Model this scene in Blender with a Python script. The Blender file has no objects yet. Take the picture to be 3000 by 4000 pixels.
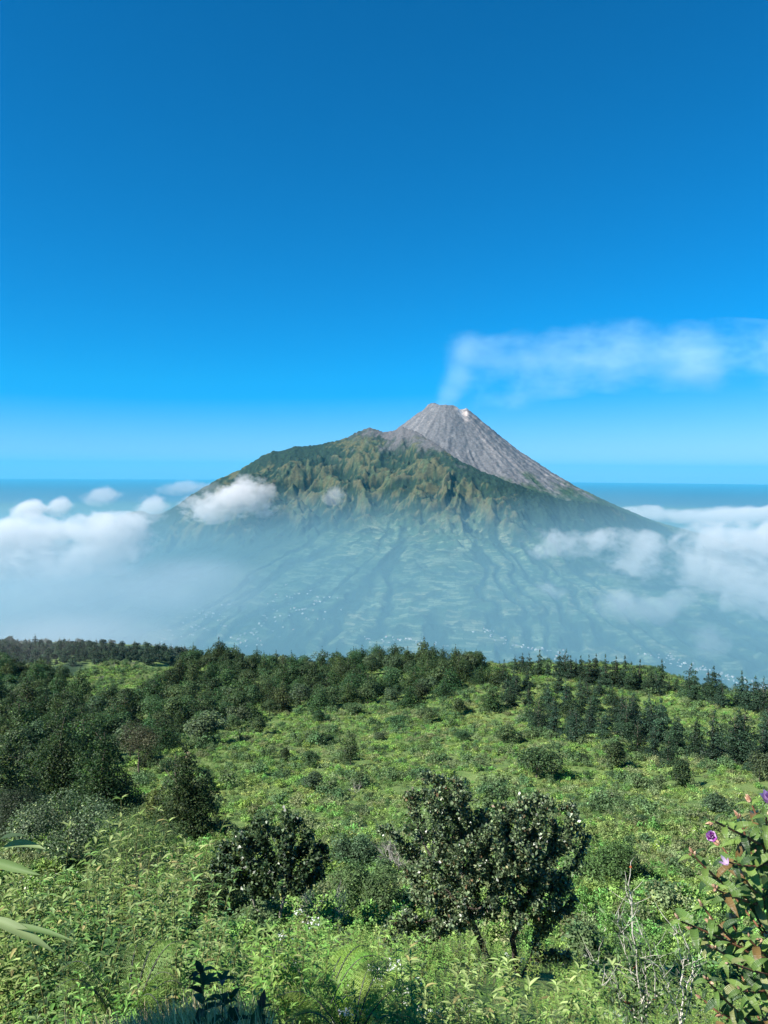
import bpy, math, random
import numpy as np
from mathutils import Vector, Matrix
random.seed(7)
R = math.radians
sc = bpy.context.scene
COL = sc.collection

# ------------------------------------------------------------------ camera, sky, sun, exposure
W0, H0, FPX = 1659.0, 2212.0, 1640.0          # the photograph's frame and focal length in its own units
PITCH, ROLL = R(-2.93), R(0.42)
cam_d = bpy.data.cameras.new('camera'); cam = bpy.data.objects.new('camera', cam_d); COL.objects.link(cam)
cam_d.sensor_fit = 'VERTICAL'; cam_d.sensor_height = 36.0; cam_d.lens = 36.0 * FPX / H0
cam_d.clip_start = 0.05; cam_d.clip_end = 400000.0
CM = Matrix.Rotation(math.pi / 2 + PITCH, 4, 'X') @ Matrix.Rotation(ROLL, 4, 'Z')
cam.matrix_world = CM
sc.camera = cam
RM = np.array(CM.to_3x3())

SUN_EL, SUN_AZ = R(41), R(-118)               # azimuth measured from the view direction, to the right positive
sun_dir = Vector((math.sin(SUN_AZ) * math.cos(SUN_EL), math.cos(SUN_AZ) * math.cos(SUN_EL), math.sin(SUN_EL)))
sl = bpy.data.lights.new('sun', 'SUN'); sl.energy = 5.0; sl.angle = R(0.53); sl.color = (1.0, 0.95, 0.87)
so = bpy.data.objects.new('sun', sl); COL.objects.link(so)
so.rotation_euler = (-sun_dir).to_track_quat('-Z', 'Y').to_euler()

world = bpy.data.worlds.new('World'); sc.world = world; world.use_nodes = True
wn = world.node_tree; wn.nodes.clear()
sky = wn.nodes.new('ShaderNodeTexSky'); sky.sky_type = 'NISHITA'; sky.sun_disc = False
sky.sun_elevation = SUN_EL; sky.sun_rotation = SUN_AZ
sky.altitude = 2400; sky.air_density = 1.0; sky.dust_density = 0.5; sky.ozone_density = 4.0
gam = wn.nodes.new('ShaderNodeGamma'); gam.inputs[1].default_value = 1.0
tint = wn.nodes.new('ShaderNodeMix'); tint.data_type = 'RGBA'; tint.blend_type = 'MULTIPLY'; tint.inputs[0].default_value = 1.0
tint.inputs[7].default_value = (0.32, 0.83, 1.26, 1)
hsv = wn.nodes.new('ShaderNodeHueSaturation'); hsv.inputs['Saturation'].default_value = 1.05
bg = wn.nodes.new('ShaderNodeBackground'); bg.inputs[1].default_value = 0.053
wo = wn.nodes.new('ShaderNodeOutputWorld')
wn.links.new(sky.outputs[0], gam.inputs[0]); wn.links.new(gam.outputs[0], tint.inputs[6])
sepc = wn.nodes.new('ShaderNodeSeparateColor'); cmbc = wn.nodes.new('ShaderNodeCombineColor')
redm = wn.nodes.new('ShaderNodeMath'); redm.operation = 'MULTIPLY_ADD'; redm.use_clamp = False
redx = wn.nodes.new('ShaderNodeMath'); redx.operation = 'MAXIMUM'; redx.inputs[1].default_value = 0.0
wn.links.new(tint.outputs[2], sepc.inputs[0]); wn.links.new(sepc.outputs[0], redm.inputs[0]); redm.inputs[1].default_value = 3.2; redm.inputs[2].default_value = -2.35
wn.links.new(redm.outputs[0], redx.inputs[0]); wn.links.new(redx.outputs[0], cmbc.inputs[0]); wn.links.new(sepc.outputs[1], cmbc.inputs[1]); wn.links.new(sepc.outputs[2], cmbc.inputs[2])
wn.links.new(cmbc.outputs[0], hsv.inputs['Color'])
wn.links.new(hsv.outputs[0], bg.inputs[0]); wn.links.new(bg.outputs[0], wo.inputs[0])

sc.view_settings.view_transform = 'Standard'; sc.view_settings.look = 'None'
sc.view_settings.exposure = 1.25; sc.view_settings.gamma = 1.0
cy = sc.cycles
cy.max_bounces = 8; cy.diffuse_bounces = 2; cy.glossy_bounces = 1; cy.transmission_bounces = 3
cy.transparent_max_bounces = 8; cy.volume_bounces = 2; cy.volume_step_rate = 1.0; cy.volume_max_steps = 256
cy.sample_clamp_indirect = 4.0
cy.use_denoising = True; cy.denoiser = 'OPENIMAGEDENOISE'

# ------------------------------------------------------------------ maths helpers
def ray(u, v):
    """unit-y direction of the photo point (u, v)"""
    u = np.asarray(u, float); v = np.asarray(v, float)
    d = np.stack([(u - W0 / 2) / FPX, -(v - H0 / 2) / FPX, -np.ones_like(u)], -1) @ RM.T
    return d
def P(u, v, y):
    d = ray(u, v); return d * (y / d[..., 1])[..., None] if np.ndim(u) else d * (y / d[1])
def proj(p):
    p = np.asarray(p, float); c = p @ RM
    w = np.where(c[..., 2] < -1e-6, -c[..., 2], np.nan)
    return W0 / 2 + FPX * c[..., 0] / w, H0 / 2 - FPX * c[..., 1] / w
rng = np.random.default_rng(11)
_perm = np.random.default_rng(3).permutation(65536).astype(np.int64)
def _hash(ix, iy, s):
    return _perm[(_perm[(ix + s * 101) & 65535] + iy) & 65535]
def noise(x, y, s=0):
    """2-D gradient noise, about -1..1"""
    x = np.asarray(x, float); y = np.asarray(y, float)
    ix = np.floor(x).astype(np.int64); iy = np.floor(y).astype(np.int64); fx = x - ix; fy = y - iy
    def g(a, b):
        h = _hash(ix + a, iy + b, s) * (2 * np.pi / 65536.0)
        return np.cos(h) * (fx - a) + np.sin(h) * (fy - b)
    ux = fx * fx * fx * (fx * (fx * 6 - 15) + 10); uy = fy * fy * fy * (fy * (fy * 6 - 15) + 10)
    return 1.5 * ((g(0, 0) * (1 - ux) + g(1, 0) * ux) * (1 - uy) + (g(0, 1) * (1 - ux) + g(1, 1) * ux) * uy)
def fbm(x, y, o=4, s=0, gain=0.5):
    a, f, t = 1.0, 1.0, 0.0
    for k in range(o):
        t = t + a * noise(x * f, y * f, s + k * 7); a *= gain; f *= 2.03
    return t
def ridged(x, y, o=4, s=0, gain=0.5):
    a, f, t, n = 1.0, 1.0, 0.0, 0.0
    for k in range(o):
        t = t + a * (1 - np.abs(noise(x * f, y * f, s + k * 5)) * 1.6); n += a; a *= gain; f *= 2.03
    return t / n
def sstep(a, b, x):
    t = np.clip((x - a) / (b - a), 0, 1); return t * t * (3 - 2 * t)
def lerp(a, b, t): return a + (b - a) * t
def smin(a, b, k):
    h = np.clip(0.5 + 0.5 * (b - a) / k, 0, 1); return b * (1 - h) + a * h - k * h * (1 - h)
def smax(a, b, k): return -smin(-a, -b, k)

# ------------------------------------------------------------------ object helpers
def tag(o, label=None, cat=None, group=None, kind=None):
    for k, v in (('label', label), ('category', cat), ('group', group), ('kind', kind)):
        if v: o[k] = v
    return o
def link(name, me, parent=None, loc=None):
    o = bpy.data.objects.new(name, me); COL.objects.link(o)
    if parent: o.parent = parent
    if loc is not None: o.location = loc
    return o
def empty(name, loc=(0, 0, 0), rz=0.0):
    o = bpy.data.objects.new(name, None); COL.objects.link(o); o.location = loc; o.rotation_euler = (0, 0, rz)
    o.empty_display_size = 0.3
    return o
def mesh_np(name, V, F, mats=(), col=None, smooth=False, mi=None, uv=None, link_it=False):
    """V (n,3), F (m,3) or (m,4) arrays -> a mesh; col (n,3) goes into the point colour attribute 'Col'"""
    V = np.asarray(V, np.float32); F = np.asarray(F, np.int32); k = F.shape[1]
    me = bpy.data.meshes.new(name)
    me.vertices.add(len(V)); me.vertices.foreach_set('co', V.ravel())
    me.loops.add(F.size); me.loops.foreach_set('vertex_index', F.ravel())
    me.polygons.add(len(F)); me.polygons.foreach_set('loop_start', np.arange(0, F.size, k, dtype=np.int32))
    try: me.polygons.foreach_set('loop_total', np.full(len(F), k, np.int32))
    except Exception: pass
    if smooth: me.polygons.foreach_set('use_smooth', np.ones(len(F), bool))
    for m in mats: me.materials.append(m)
    if mi is not None: me.polygons.foreach_set('material_index', np.asarray(mi, np.int32))
    if col is not None:
        a = me.color_attributes.new('Col', 'FLOAT_COLOR', 'POINT')
        c = np.ones((len(V), 4), np.float32); c[:, :3] = col; a.data.foreach_set('color', c.ravel())
    if uv is not None:
        l = me.uv_layers.new(name='UVMap'); l.data.foreach_set('uv', np.asarray(uv, np.float32)[F.ravel()].ravel())
    me.update(calc_edges=True)
    return me
def grid_faces(nr, nc, wrap=False):
    i = np.arange(nr - 1)[:, None]; j = np.arange(nc if wrap else nc - 1)[None, :]
    a = i * nc + j; b = i * nc + (j + 1) % nc
    return np.stack([a, b, b + nc, a + nc], -1).reshape(-1, 4)

# ------------------------------------------------------------------ material helpers
class NT:
    def __init__(s, mat): s.t = mat.node_tree; s.n = s.t.nodes; s.l = s.t.links
    def add(s, ty, **kw):
        n = s.n.new(ty)
        for k, v in kw.items(): setattr(n, k, v)
        return n
    def set(s, sock, v):
        if hasattr(v, 'is_linked') or isinstance(v, bpy.types.NodeSocket): s.l.new(v, sock)
        else:
            if isinstance(v, (tuple, list)) and len(v) == 3 and sock.type == 'RGBA': v = tuple(v) + (1,)
            sock.default_value = v
    def math(s, op, a, b=None, c=None, clamp=False):
        n = s.add('ShaderNodeMath', operation=op, use_clamp=clamp)
        for i, x in enumerate((a, b, c)):
            if x is not None: s.set(n.inputs[i], x)
        return n.outputs[0]
    def vmath(s, op, a, b=None, c=None):
        n = s.add('ShaderNodeVectorMath', operation=op)
        for i, x in enumerate((a, b, c)):
            if x is not None: s.set(n.inputs[i], x)
        return n.outputs['Value'] if op in ('LENGTH', 'DOT_PRODUCT', 'DISTANCE') else n.outputs[0]
    def mix(s, f, a, b, blend='MIX'):
        n = s.add('ShaderNodeMix', data_type='RGBA', blend_type=blend)
        s.set(n.inputs[0], f); s.set(n.inputs[6], a); s.set(n.inputs[7], b); return n.outputs[2]
    def noise(s, vec, scale, detail=3, rough=0.55, out=0):
        n = s.add('ShaderNodeTexNoise'); n.inputs['Scale'].default_value = scale
        n.inputs['Detail'].default_value = detail; n.inputs['Roughness'].default_value = rough
        if vec is not None: s.l.new(vec, n.inputs['Vector'])
        return n.outputs[out]
    def maprange(s, x, a, b, c=0.0, d=1.0, smooth=True):
        n = s.add('ShaderNodeMapRange', interpolation_type='SMOOTHSTEP' if smooth else 'LINEAR')
        s.set(n.inputs[0], x)
        for i, v in zip((1, 2, 3, 4), (a, b, c, d)): n.inputs[i].default_value = v
        return n.outputs[0]
def new_mat(name):
    m = bpy.data.materials.new(name); m.use_nodes = True; m.node_tree.nodes.clear(); t = NT(m)
    t.out = t.add('ShaderNodeOutputMaterial'); return m, t
def principled(t, col, rough=0.8, spec=0.3, bump=None, bstr=0.3, bdist=0.1):
    p = t.add('ShaderNodeBsdfPrincipled'); t.set(p.inputs['Base Color'], col); t.set(p.inputs['Roughness'], rough)
    p.inputs['Specular IOR Level'].default_value = spec
    if bump is not None:
        b = t.add('ShaderNodeBump'); b.inputs['Strength'].default_value = bstr; b.inputs['Distance'].default_value = bdist
        t.l.new(bump, b.inputs['Height']); t.l.new(b.outputs[0], p.inputs['Normal'])
    return p
def attr(t, name='Col'):
    return t.add('ShaderNodeAttribute', attribute_name=name).outputs['Color']

# ================================================================== THE FAR LAND
ZP = -1500.0
NEAR_TREES = None
CX, CY = float(P(966, 880, 7000)[0]), 7000.0
def zline(us, vs, y):
    p = P(np.array(us, float), np.array(vs, float), y); o = np.argsort(p[:, 0]); return p[o, 0], p[o, 2]
# the old crater wall in front: its crest seen in the photo, left skyline and the edge that runs down to the right
cu = [-700, -300, -100, 60, 160, 215, 250, 275, 300, 330, 352, 385, 440, 500, 540, 565, 590, 604, 640, 665, 690, 720, 750, 765, 780, 795, 806, 830, 850, 870, 895, 925, 960, 1000, 1050, 1100, 1160, 1220, 1270, 1320, 1440, 1530, 1640, 1800, 2100, 2600]
cv = [1480, 1330, 1260, 1205, 1170, 1150, 1128, 1107, 1103, 1112, 1110, 1090, 1052, 1022, 1003, 986, 975, 977, 962, 965, 960, 956, 946, 938, 930, 925, 926, 934, 931, 925, 930, 950, 974, 1000, 1022, 1042, 1062, 1082, 1084, 1096, 1141, 1190, 1240, 1300, 1400, 1500]
cyc_u = [-700, 300, 700, 800, 862, 895, 925, 960, 1000, 1060, 1100, 1180, 1270, 1360, 1440, 1600, 2600]
cyc_y = [6900, 6900, 6850, 6820, 6760, 6560, 6400, 6220, 6060, 5940, 5900, 5900, 6000, 6250, 6500, 6700, 6900]
_cy = np.interp(cu, cyc_u, cyc_y); _cp = P(np.array(cu, float), np.array(cv, float), _cy); _o = np.argsort(_cp[:, 0])
crest_x, crest_y, crest_z = _cp[_o, 0], _cp[_o, 1], _cp[_o, 2]
def cone_profile(r):
    return np.interp(r, [0, 120, 185, 240, 330, 430, 550, 700, 850, 1030, 1250, 1500, 2000, 3000, 6000],
                     [572, 600, 606, 566, 500, 425, 325, 212, 118, 10, -110, -215, -420, -700, -1290])
base_r = [0, 800, 1500, 1750, 2200, 2800, 3600, 4200, 5200, 7000, 9500, 16000]
base_z = [-100, -255, -392, -455, -600, -775, -1010, -1080, -1200, -1340, -1560, -1600]
def volcano(x, y, full=False):
    dx = x - CX; dy = y - CY; r = np.hypot(dx, dy); th = np.arctan2(dx, -dy)          # 0 = towards the camera
    wx = x + 60 * fbm(x / 700, y / 700, 3, 5); wy = y + 60 * fbm(x / 700, y / 700, 3, 15)
    # cone
    rc = r * (1 + 0.08 * sstep(-100, 250, dx)) * (1 + 0.045 * noise(th * 3.0, r / 900, 21) * sstep(100, 500, r)) + 10 * fbm(x / 160, y / 160, 3, 22) * sstep(60, 200, r)
    cone = cone_profile(rc)
    gul = ridged(th * 16 + 0.5 * fbm(x / 300, y / 300, 2, 31), r / 420, 4, 30)
    cone = cone + (gul - 0.62) * 15 * sstep(150, 420, r) + fbm(x / 40, y / 40, 3, 33) * 7
    cone = cone - 34 * np.exp(-((dx - 120) / 38) ** 2) * sstep(330, 0, np.abs(dy + 150))   # the breach in the rim
    cone = cone + 42 * np.exp(-((dx + 125) / 62) ** 2 - (dy / 150) ** 2) + 14 * np.exp(-((dx + 20) / 45) ** 2 - (dy / 150) ** 2) - 22 * sstep(60, 300, dx) * np.exp(-(r / 320) ** 2)
    # gentle foot with fields
    rw = np.hypot(wx - CX, wy - CY)
    base = np.interp(rw, base_r, base_z)
    g2 = ridged(th * 8 + 0.6 * fbm(x / 800, y / 800, 3, 41), r / 2600, 3, 40)
    valley = sstep(0.68, 0.92, 1 - np.abs(noise(th * 10 + 0.42 * fbm(x / 450, y / 450, 4, 43), r / 3000, 44)) * 1.9)
    base = base + (g2 - 0.6) * 30 - valley * 20 * sstep(1500, 2100, r) + 11 * fbm(x / 330, y / 330, 5, 45)
    # old wall
    zc = np.interp(x, crest_x, crest_z) + 9 * fbm(x / 90, y / 500, 3, 50)
    yc = np.interp(x, crest_x, crest_y) + 25 * noise(x / 300, x * 0, 51)
    s = yc - y
    spur = 0.62 * ridged(wx / 760 + 0.9 * fbm(x / 700, y / 400, 2, 54), wy / 1500 + 3, 5, 52, 0.58) + 0.38 * ridged(wx / 260 + .2 * wy / 260, wy / 300, 4, 58, .55)
    fs = np.interp(s, [-4000, -900, -60, 0, 90, 400, 900, 1400, 2600, 6000], [1800, 520, 30, 0, 42, 235, 560, 860, 1350, 1900])
    wall = zc - fs + ((spur - 0.66) * 300 + 70 * fbm(wx / 420, wy / 330, 5, 61)) * sstep(20, 450, s) * sstep(2600, 1000, s)
    wall = wall + 32 * (ridged(wx / 150, s / 300, 4, 57) - 0.62) * sstep(20, 260, s) + 5 * fbm(x / 26, y / 26, 2, 59)
    foot = smax(wall, base, 60)
    cone = cone - 2.2 * np.maximum(0, s - 10) - 500 * sstep(-40, 60, s) * (x < CX + 1400)
    z = np.maximum(foot, cone)
    z = z + 2.5 * noise(x / 15, y / 15, 60)
    rugged = np.clip((z - base) / 120, 0, 1)
    z = np.where(z < ZP - 60, ZP - 60, z)
    if not full: return z
    return z, dict(r=r, th=th, s=s, cone=cone, foot=foot, base=base, wall=wall, valley=valley, spur=spur, rugged=rugged, gul=gul)

def axis(segs):
    """segs: (start, end, step) runs joined into one coordinate axis"""
    a = [np.arange(s, e, d) for s, e, d in segs]; return np.unique(np.concatenate(a + [[segs[-1][1]]]))
vx = axis([(-16000, -7000, 300), (-7000, -3400, 60), (-3400, -2200, 20), (-2200, 2700, 9.5), (2700, 3800, 20), (3800, 8000, 60), (8000, 17000, 300)])
vy = axis([(1600, 3100, 60), (3100, 4200, 16), (4200, 6900, 10), (6900, 7400, 14), (7400, 9000, 60), (9000, 16000, 300)])
X, Y = np.meshgrid(vx, vy); Z, D = volcano(X, Y, True)
dzx = np.gradient(Z, axis=1) / np.gradient(X, axis=1); dzy = np.gradient(Z, axis=0) / np.gradient(Y, axis=0)
slope = np.hypot(dzx, dzy)
def lap(Z, k):
    B = Z.copy()
    for _ in range(k):
        B[1:-1, 1:-1] = (B[1:-1, 1:-1] * 2 + B[:-2, 1:-1] + B[2:, 1:-1] + B[1:-1, :-2] + B[1:-1, 2:]) / 6
    return Z - B
conv = lap(Z, 14)
n1 = fbm(X / 260, Y / 260, 5, 70); n2 = fbm(X / 60, Y / 60, 3, 71); n3 = fbm(X / 22, Y / 22, 2, 72); n4 = fbm(X / 900, Y / 900, 3, 73)
def C(*c): return np.array(c, float)
def blend(c, col, m): return c * (1 - m[..., None]) + C(*col) * m[..., None]
grass_hi = np.ones(X.shape + (3,)) * C(0.066, 0.067, 0.034)
c = blend(grass_hi, (0.048, 0.066, 0.034), sstep(-0.3, 0.4, n2))
c = blend(c, (0.074, 0.070, 0.048), sstep(0.55, 1.0, slope + 0.5 * n2) * sstep(0.0, 0.5, n1 + 0.4 * n3) * 0.4)
wood = sstep(-0.10, 0.10, 0.5 * n1 + 0.75 * n4 + 0.25 * n2 + 0.25 * n3 - conv * 0.022 + 0.24 - 0.25 * (D['spur'] - .7) * 3 - 0.35 * sstep(-100, 500, D['s']) * sstep(900, 300, D['s']) * sstep(CX - 900, CX + 300, X) + 0.5 * sstep(700, 1300, D['s']))
c = blend(c, (0.010, 0.022, 0.016), wood * 0.95)
c = blend(c, (0.020, 0.044, 0.020), wood * sstep(0, 0.5, n3) * 0.6)
# ash and scree above the green
ash = sstep(175, 330, Z + 110 * n1 + 60 * n2 + 90 * sstep(CX - 500, CX + 100, X) * (D['s'] < 500)) * (X > CX - 1250)
c = blend(c, (0.088, 0.084, 0.086), ash * sstep(CX - 1000, CX - 500, X + 200 * n2))
# farmland
fields = (1 - D['rugged']) * sstep(1250, 1500, D['r'] + 120 * n1)
fc = np.ones(X.shape + (3,)) * C(0.055, 0.095, 0.050)
fc = blend(fc, (0.075, 0.105, 0.055), sstep(-0.2, 0.5, n1)); fc = blend(fc, (0.035, 0.07, 0.038), sstep(0.0, 0.6, n4))
gully = np.clip(sstep(-0.35, -0.8, D['th'] + .25 * n4) * sstep(3400, 2500, D['r'] + 400 * n1) + sstep(0.25, 0.6, D['th'] + .2 * n4) * sstep(2900, 2200, D['r'] + 300 * n1) + D['valley'] * 1.3 + sstep(0.25, 0.55, fbm(X / 150, Y / 150, 4, 80) + 0.1 * n3) * 0.8, 0, 1) * 1.0
fc = blend(fc, (0.010, 0.026, 0.016), gully)
c = c * (1 - fields[..., None]) + fc * fields[..., None]
# cone
cc = np.ones(X.shape + (3,)) * C(0.105, 0.105, 0.110)
cc = blend(cc, (0.16, 0.156, 0.156), sstep(0.05, 0.6, noise(D['th'] * 12 + .4 * n2, D['r'] / 900, 90) + 0.5 * n2) * 0.7)
cc = blend(cc, (0.235, 0.215, 0.205), sstep(-0.05, 0.45, noise(D['th'] * 14, D['r'] / 1500, 92)) * sstep(0.25, 0.7, D['th']) * 0.8)
cc = blend(cc, (0.065, 0.065, 0.072), sstep(0.1, 0.7, noise(D['th'] * 22, D['r'] / 700, 91) + 0.25 * n3) * 0.5)
cc = blend(cc, (0.62, 0.55, 0.50), np.exp(-(((X - CX - 100) / 34) ** 2) - ((D['r'] - 190) / 75) ** 2) * 1.0)
cc = blend(cc, (0.50, 0.42, 0.38), np.exp(-(((X - CX - 165) / 40) ** 2)) * sstep(400, 200, D['r']) * sstep(-0.2, 0.4, n2) * 0.8)
green_low = sstep(-10, -170, Z + 120 * n1 + 50 * n2 + 60 * sstep(0.3, 1.3, D['th']))
cc = blend(cc, (0.075, 0.095, 0.045), green_low)
cc = blend(cc, (0.020, 0.045, 0.022), green_low * wood * 0.9)
iscone = sstep(-4, 6, D['cone'] - D['foot'])
c = c * (1 - iscone[..., None]) + cc * iscone[..., None]
landslip = np.exp(-((X - 1320 - (Z - 0) * -0.6) / 14) ** 2) * sstep(40, 0, np.abs(Z - 10)) * (1 - iscone)
c = blend(c, (0.45, 0.40, 0.36), landslip * 0.8)
Zw = Z + (wood * (1 - iscone) * (1 - fields) * 7 + gully * fields * 7) * (0.6 + n3)
uvv = np.stack([D['th'] * 2600 / 100, D['r'] / 100], -1)
fa = np.clip(fields * (1 - gully * 1.0), 0, 1)

m_vol, t = new_mat('volcano_ground')
co = t.add('ShaderNodeTexCoord'); geo = t.add('ShaderNodeNewGeometry')
base = attr(t)
br = t.add('ShaderNodeTexBrick'); br.offset = 0.37; br.inputs['Scale'].default_value = 1.0
br.inputs['Brick Width'].default_value = 0.8; br.inputs['Row Height'].default_value = 0.24
br.inputs['Mortar Size'].default_value = 0.022; br.inputs['Bias'].default_value = -0.25
br.inputs['Color1'].default_value = (0.48, 0.62, 0.58, 1); br.inputs['Color2'].default_value = (2.9, 2.1, 2.45, 1); br.inputs['Mortar'].default_value = (0.35, 0.45, 0.4, 1)
wob = t.add('ShaderNodeVectorMath', operation='MULTIPLY_ADD')
t.l.new(t.noise(geo.outputs['Position'], 0.004, 4, out=1), wob.inputs[0]); wob.inputs[1].default_value = (0.8, 0.5, 0); t.l.new(co.outputs['UV'], wob.inputs[2])
t.l.new(wob.outputs[0], br.inputs['Vector'])
fmask = t.add('ShaderNodeAttribute', attribute_name='Fields').outputs['Fac']
fcol = t.mix(1.0, base, br.outputs['Color'], 'MULTIPLY')
fine = t.noise(geo.outputs['Position'], 0.05, 5, 0.7)
fcol2 = t.mix(fmask, base, fcol)
sp = t.maprange(fine, 0.3, 0.7, 0.7, 1.3)
vv = t.add('ShaderNodeVectorMath', operation='SCALE'); t.l.new(fcol2, vv.inputs[0]); t.l.new(sp, vv.inputs['Scale'])
p = principled(t, vv.outputs[0], 0.95, 0.1, bump=fine, bstr=0.6, bdist=7.0)
t.l.new(p.outputs[0], t.out.inputs[0])
me = mesh_np('volcano', np.stack([X, Y, Zw], -1).reshape(-1, 3), grid_faces(*X.shape), [m_vol], c.reshape(-1, 3), True, uv=uvv.reshape(-1, 2))
a = me.attributes.new('Fields', 'FLOAT', 'POINT'); a.data.foreach_set('value', fa.ravel().astype(np.float32))
vol = link('volcano_terrain', me); tag(vol, kind='structure')

# plain and sea to the horizon
m_pl, t = new_mat('plain')
geo = t.add('ShaderNodeNewGeometry')
n = t.noise(geo.outputs['Position'], 0.00012, 6, 0.6); n_ = t.noise(geo.outputs['Position'], 0.002, 4, 0.6)
pc = t.mix(t.maprange(n, 0.4, 0.6), (0.035, 0.075, 0.040), (0.06, 0.10, 0.06)); pc = t.mix(t.maprange(n_, 0.45, 0.7), pc, (0.02, 0.05, 0.04))
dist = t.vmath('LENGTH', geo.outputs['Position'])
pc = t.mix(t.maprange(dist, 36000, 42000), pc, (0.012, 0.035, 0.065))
p = principled(t, pc, 0.8, 0.2); t.l.new(p.outputs[0], t.out.inputs[0])
rr = np.concatenate([[900], np.geomspace(6000, 150000, 40)]); aa = np.linspace(0, 2 * np.pi, 192, endpoint=False)
RR, AA = np.meshgrid(rr, aa, indexing='ij')
V = np.stack([RR * np.sin(AA), RR * np.cos(AA), np.full(RR.shape, ZP)], -1).reshape(-1, 3)
pl = link('plain', mesh_np('plain', V, grid_faces(len(rr), 192, True)[:, ::-1], [m_pl], smooth=True)); tag(pl, kind='structure')

# ------------------------------------------------------------------ air
def box_mesh(name, lo, hi, mat):
    V = [(x, y, z) for x in (lo[0], hi[0]) for y in (lo[1], hi[1]) for z in (lo[2], hi[2])]
    F = [(0, 1, 3, 2), (4, 6, 7, 5), (0, 4, 5, 1), (2, 3, 7, 6), (0, 2, 6, 4), (1, 5, 7, 3)]
    return mesh_np(name, V, F, [mat])
m_hz, t = new_mat('haze')
pv = t.add('ShaderNodeVolumePrincipled'); pv.inputs['Density'].default_value = 1.3e-5
pv.inputs['Color'].default_value = (0.10, 0.55, 0.84, 1); pv.inputs['Anisotropy'].default_value = 0.0
t.l.new(pv.outputs[0], t.out.inputs['Volume'])
hz = link('haze', box_mesh('haze', (-151000, -151000, -1561), (151000, 151000, 1790), m_hz)); tag(hz, kind='stuff')
# layered mist in the valley: density thins with height
m_ms, t = new_mat('valley_mist')
geo = t.add('ShaderNodeNewGeometry'); sep = t.add('ShaderNodeSeparateXYZ'); t.l.new(geo.outputs['Position'], sep.inputs[0])
nz = t.noise(geo.outputs['Position'], 0.0006, 2)
zz = t.math('ADD', sep.outputs['Z'], t.math('MULTIPLY', t.math('SUBTRACT', nz, 0.5), 260.0))
dn = t.math('MULTIPLY', t.maprange(zz, -110, -720, smooth=False), 1.0)
dn = t.math('POWER', dn, 0.9)
pv = t.add('ShaderNodeVolumePrincipled'); t.set(pv.inputs['Density'], t.math('MULTIPLY', dn, 3.9e-4))
pv.inputs['Color'].default_value = (0.31, 0.59, 0.73, 1); pv.inputs['Anisotropy'].default_value = 0.0
t.l.new(pv.outputs[0], t.out.inputs['Volume'])
m_ms.cycles.volume_step_rate = 0.6 if hasattr(m_ms, 'cycles') else 1
ms = link('valley_mist', box_mesh('valley_mist', (-9000, 1750, -1300), (9000, 8000, -25), m_ms)); tag(ms, kind='stuff')

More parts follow.
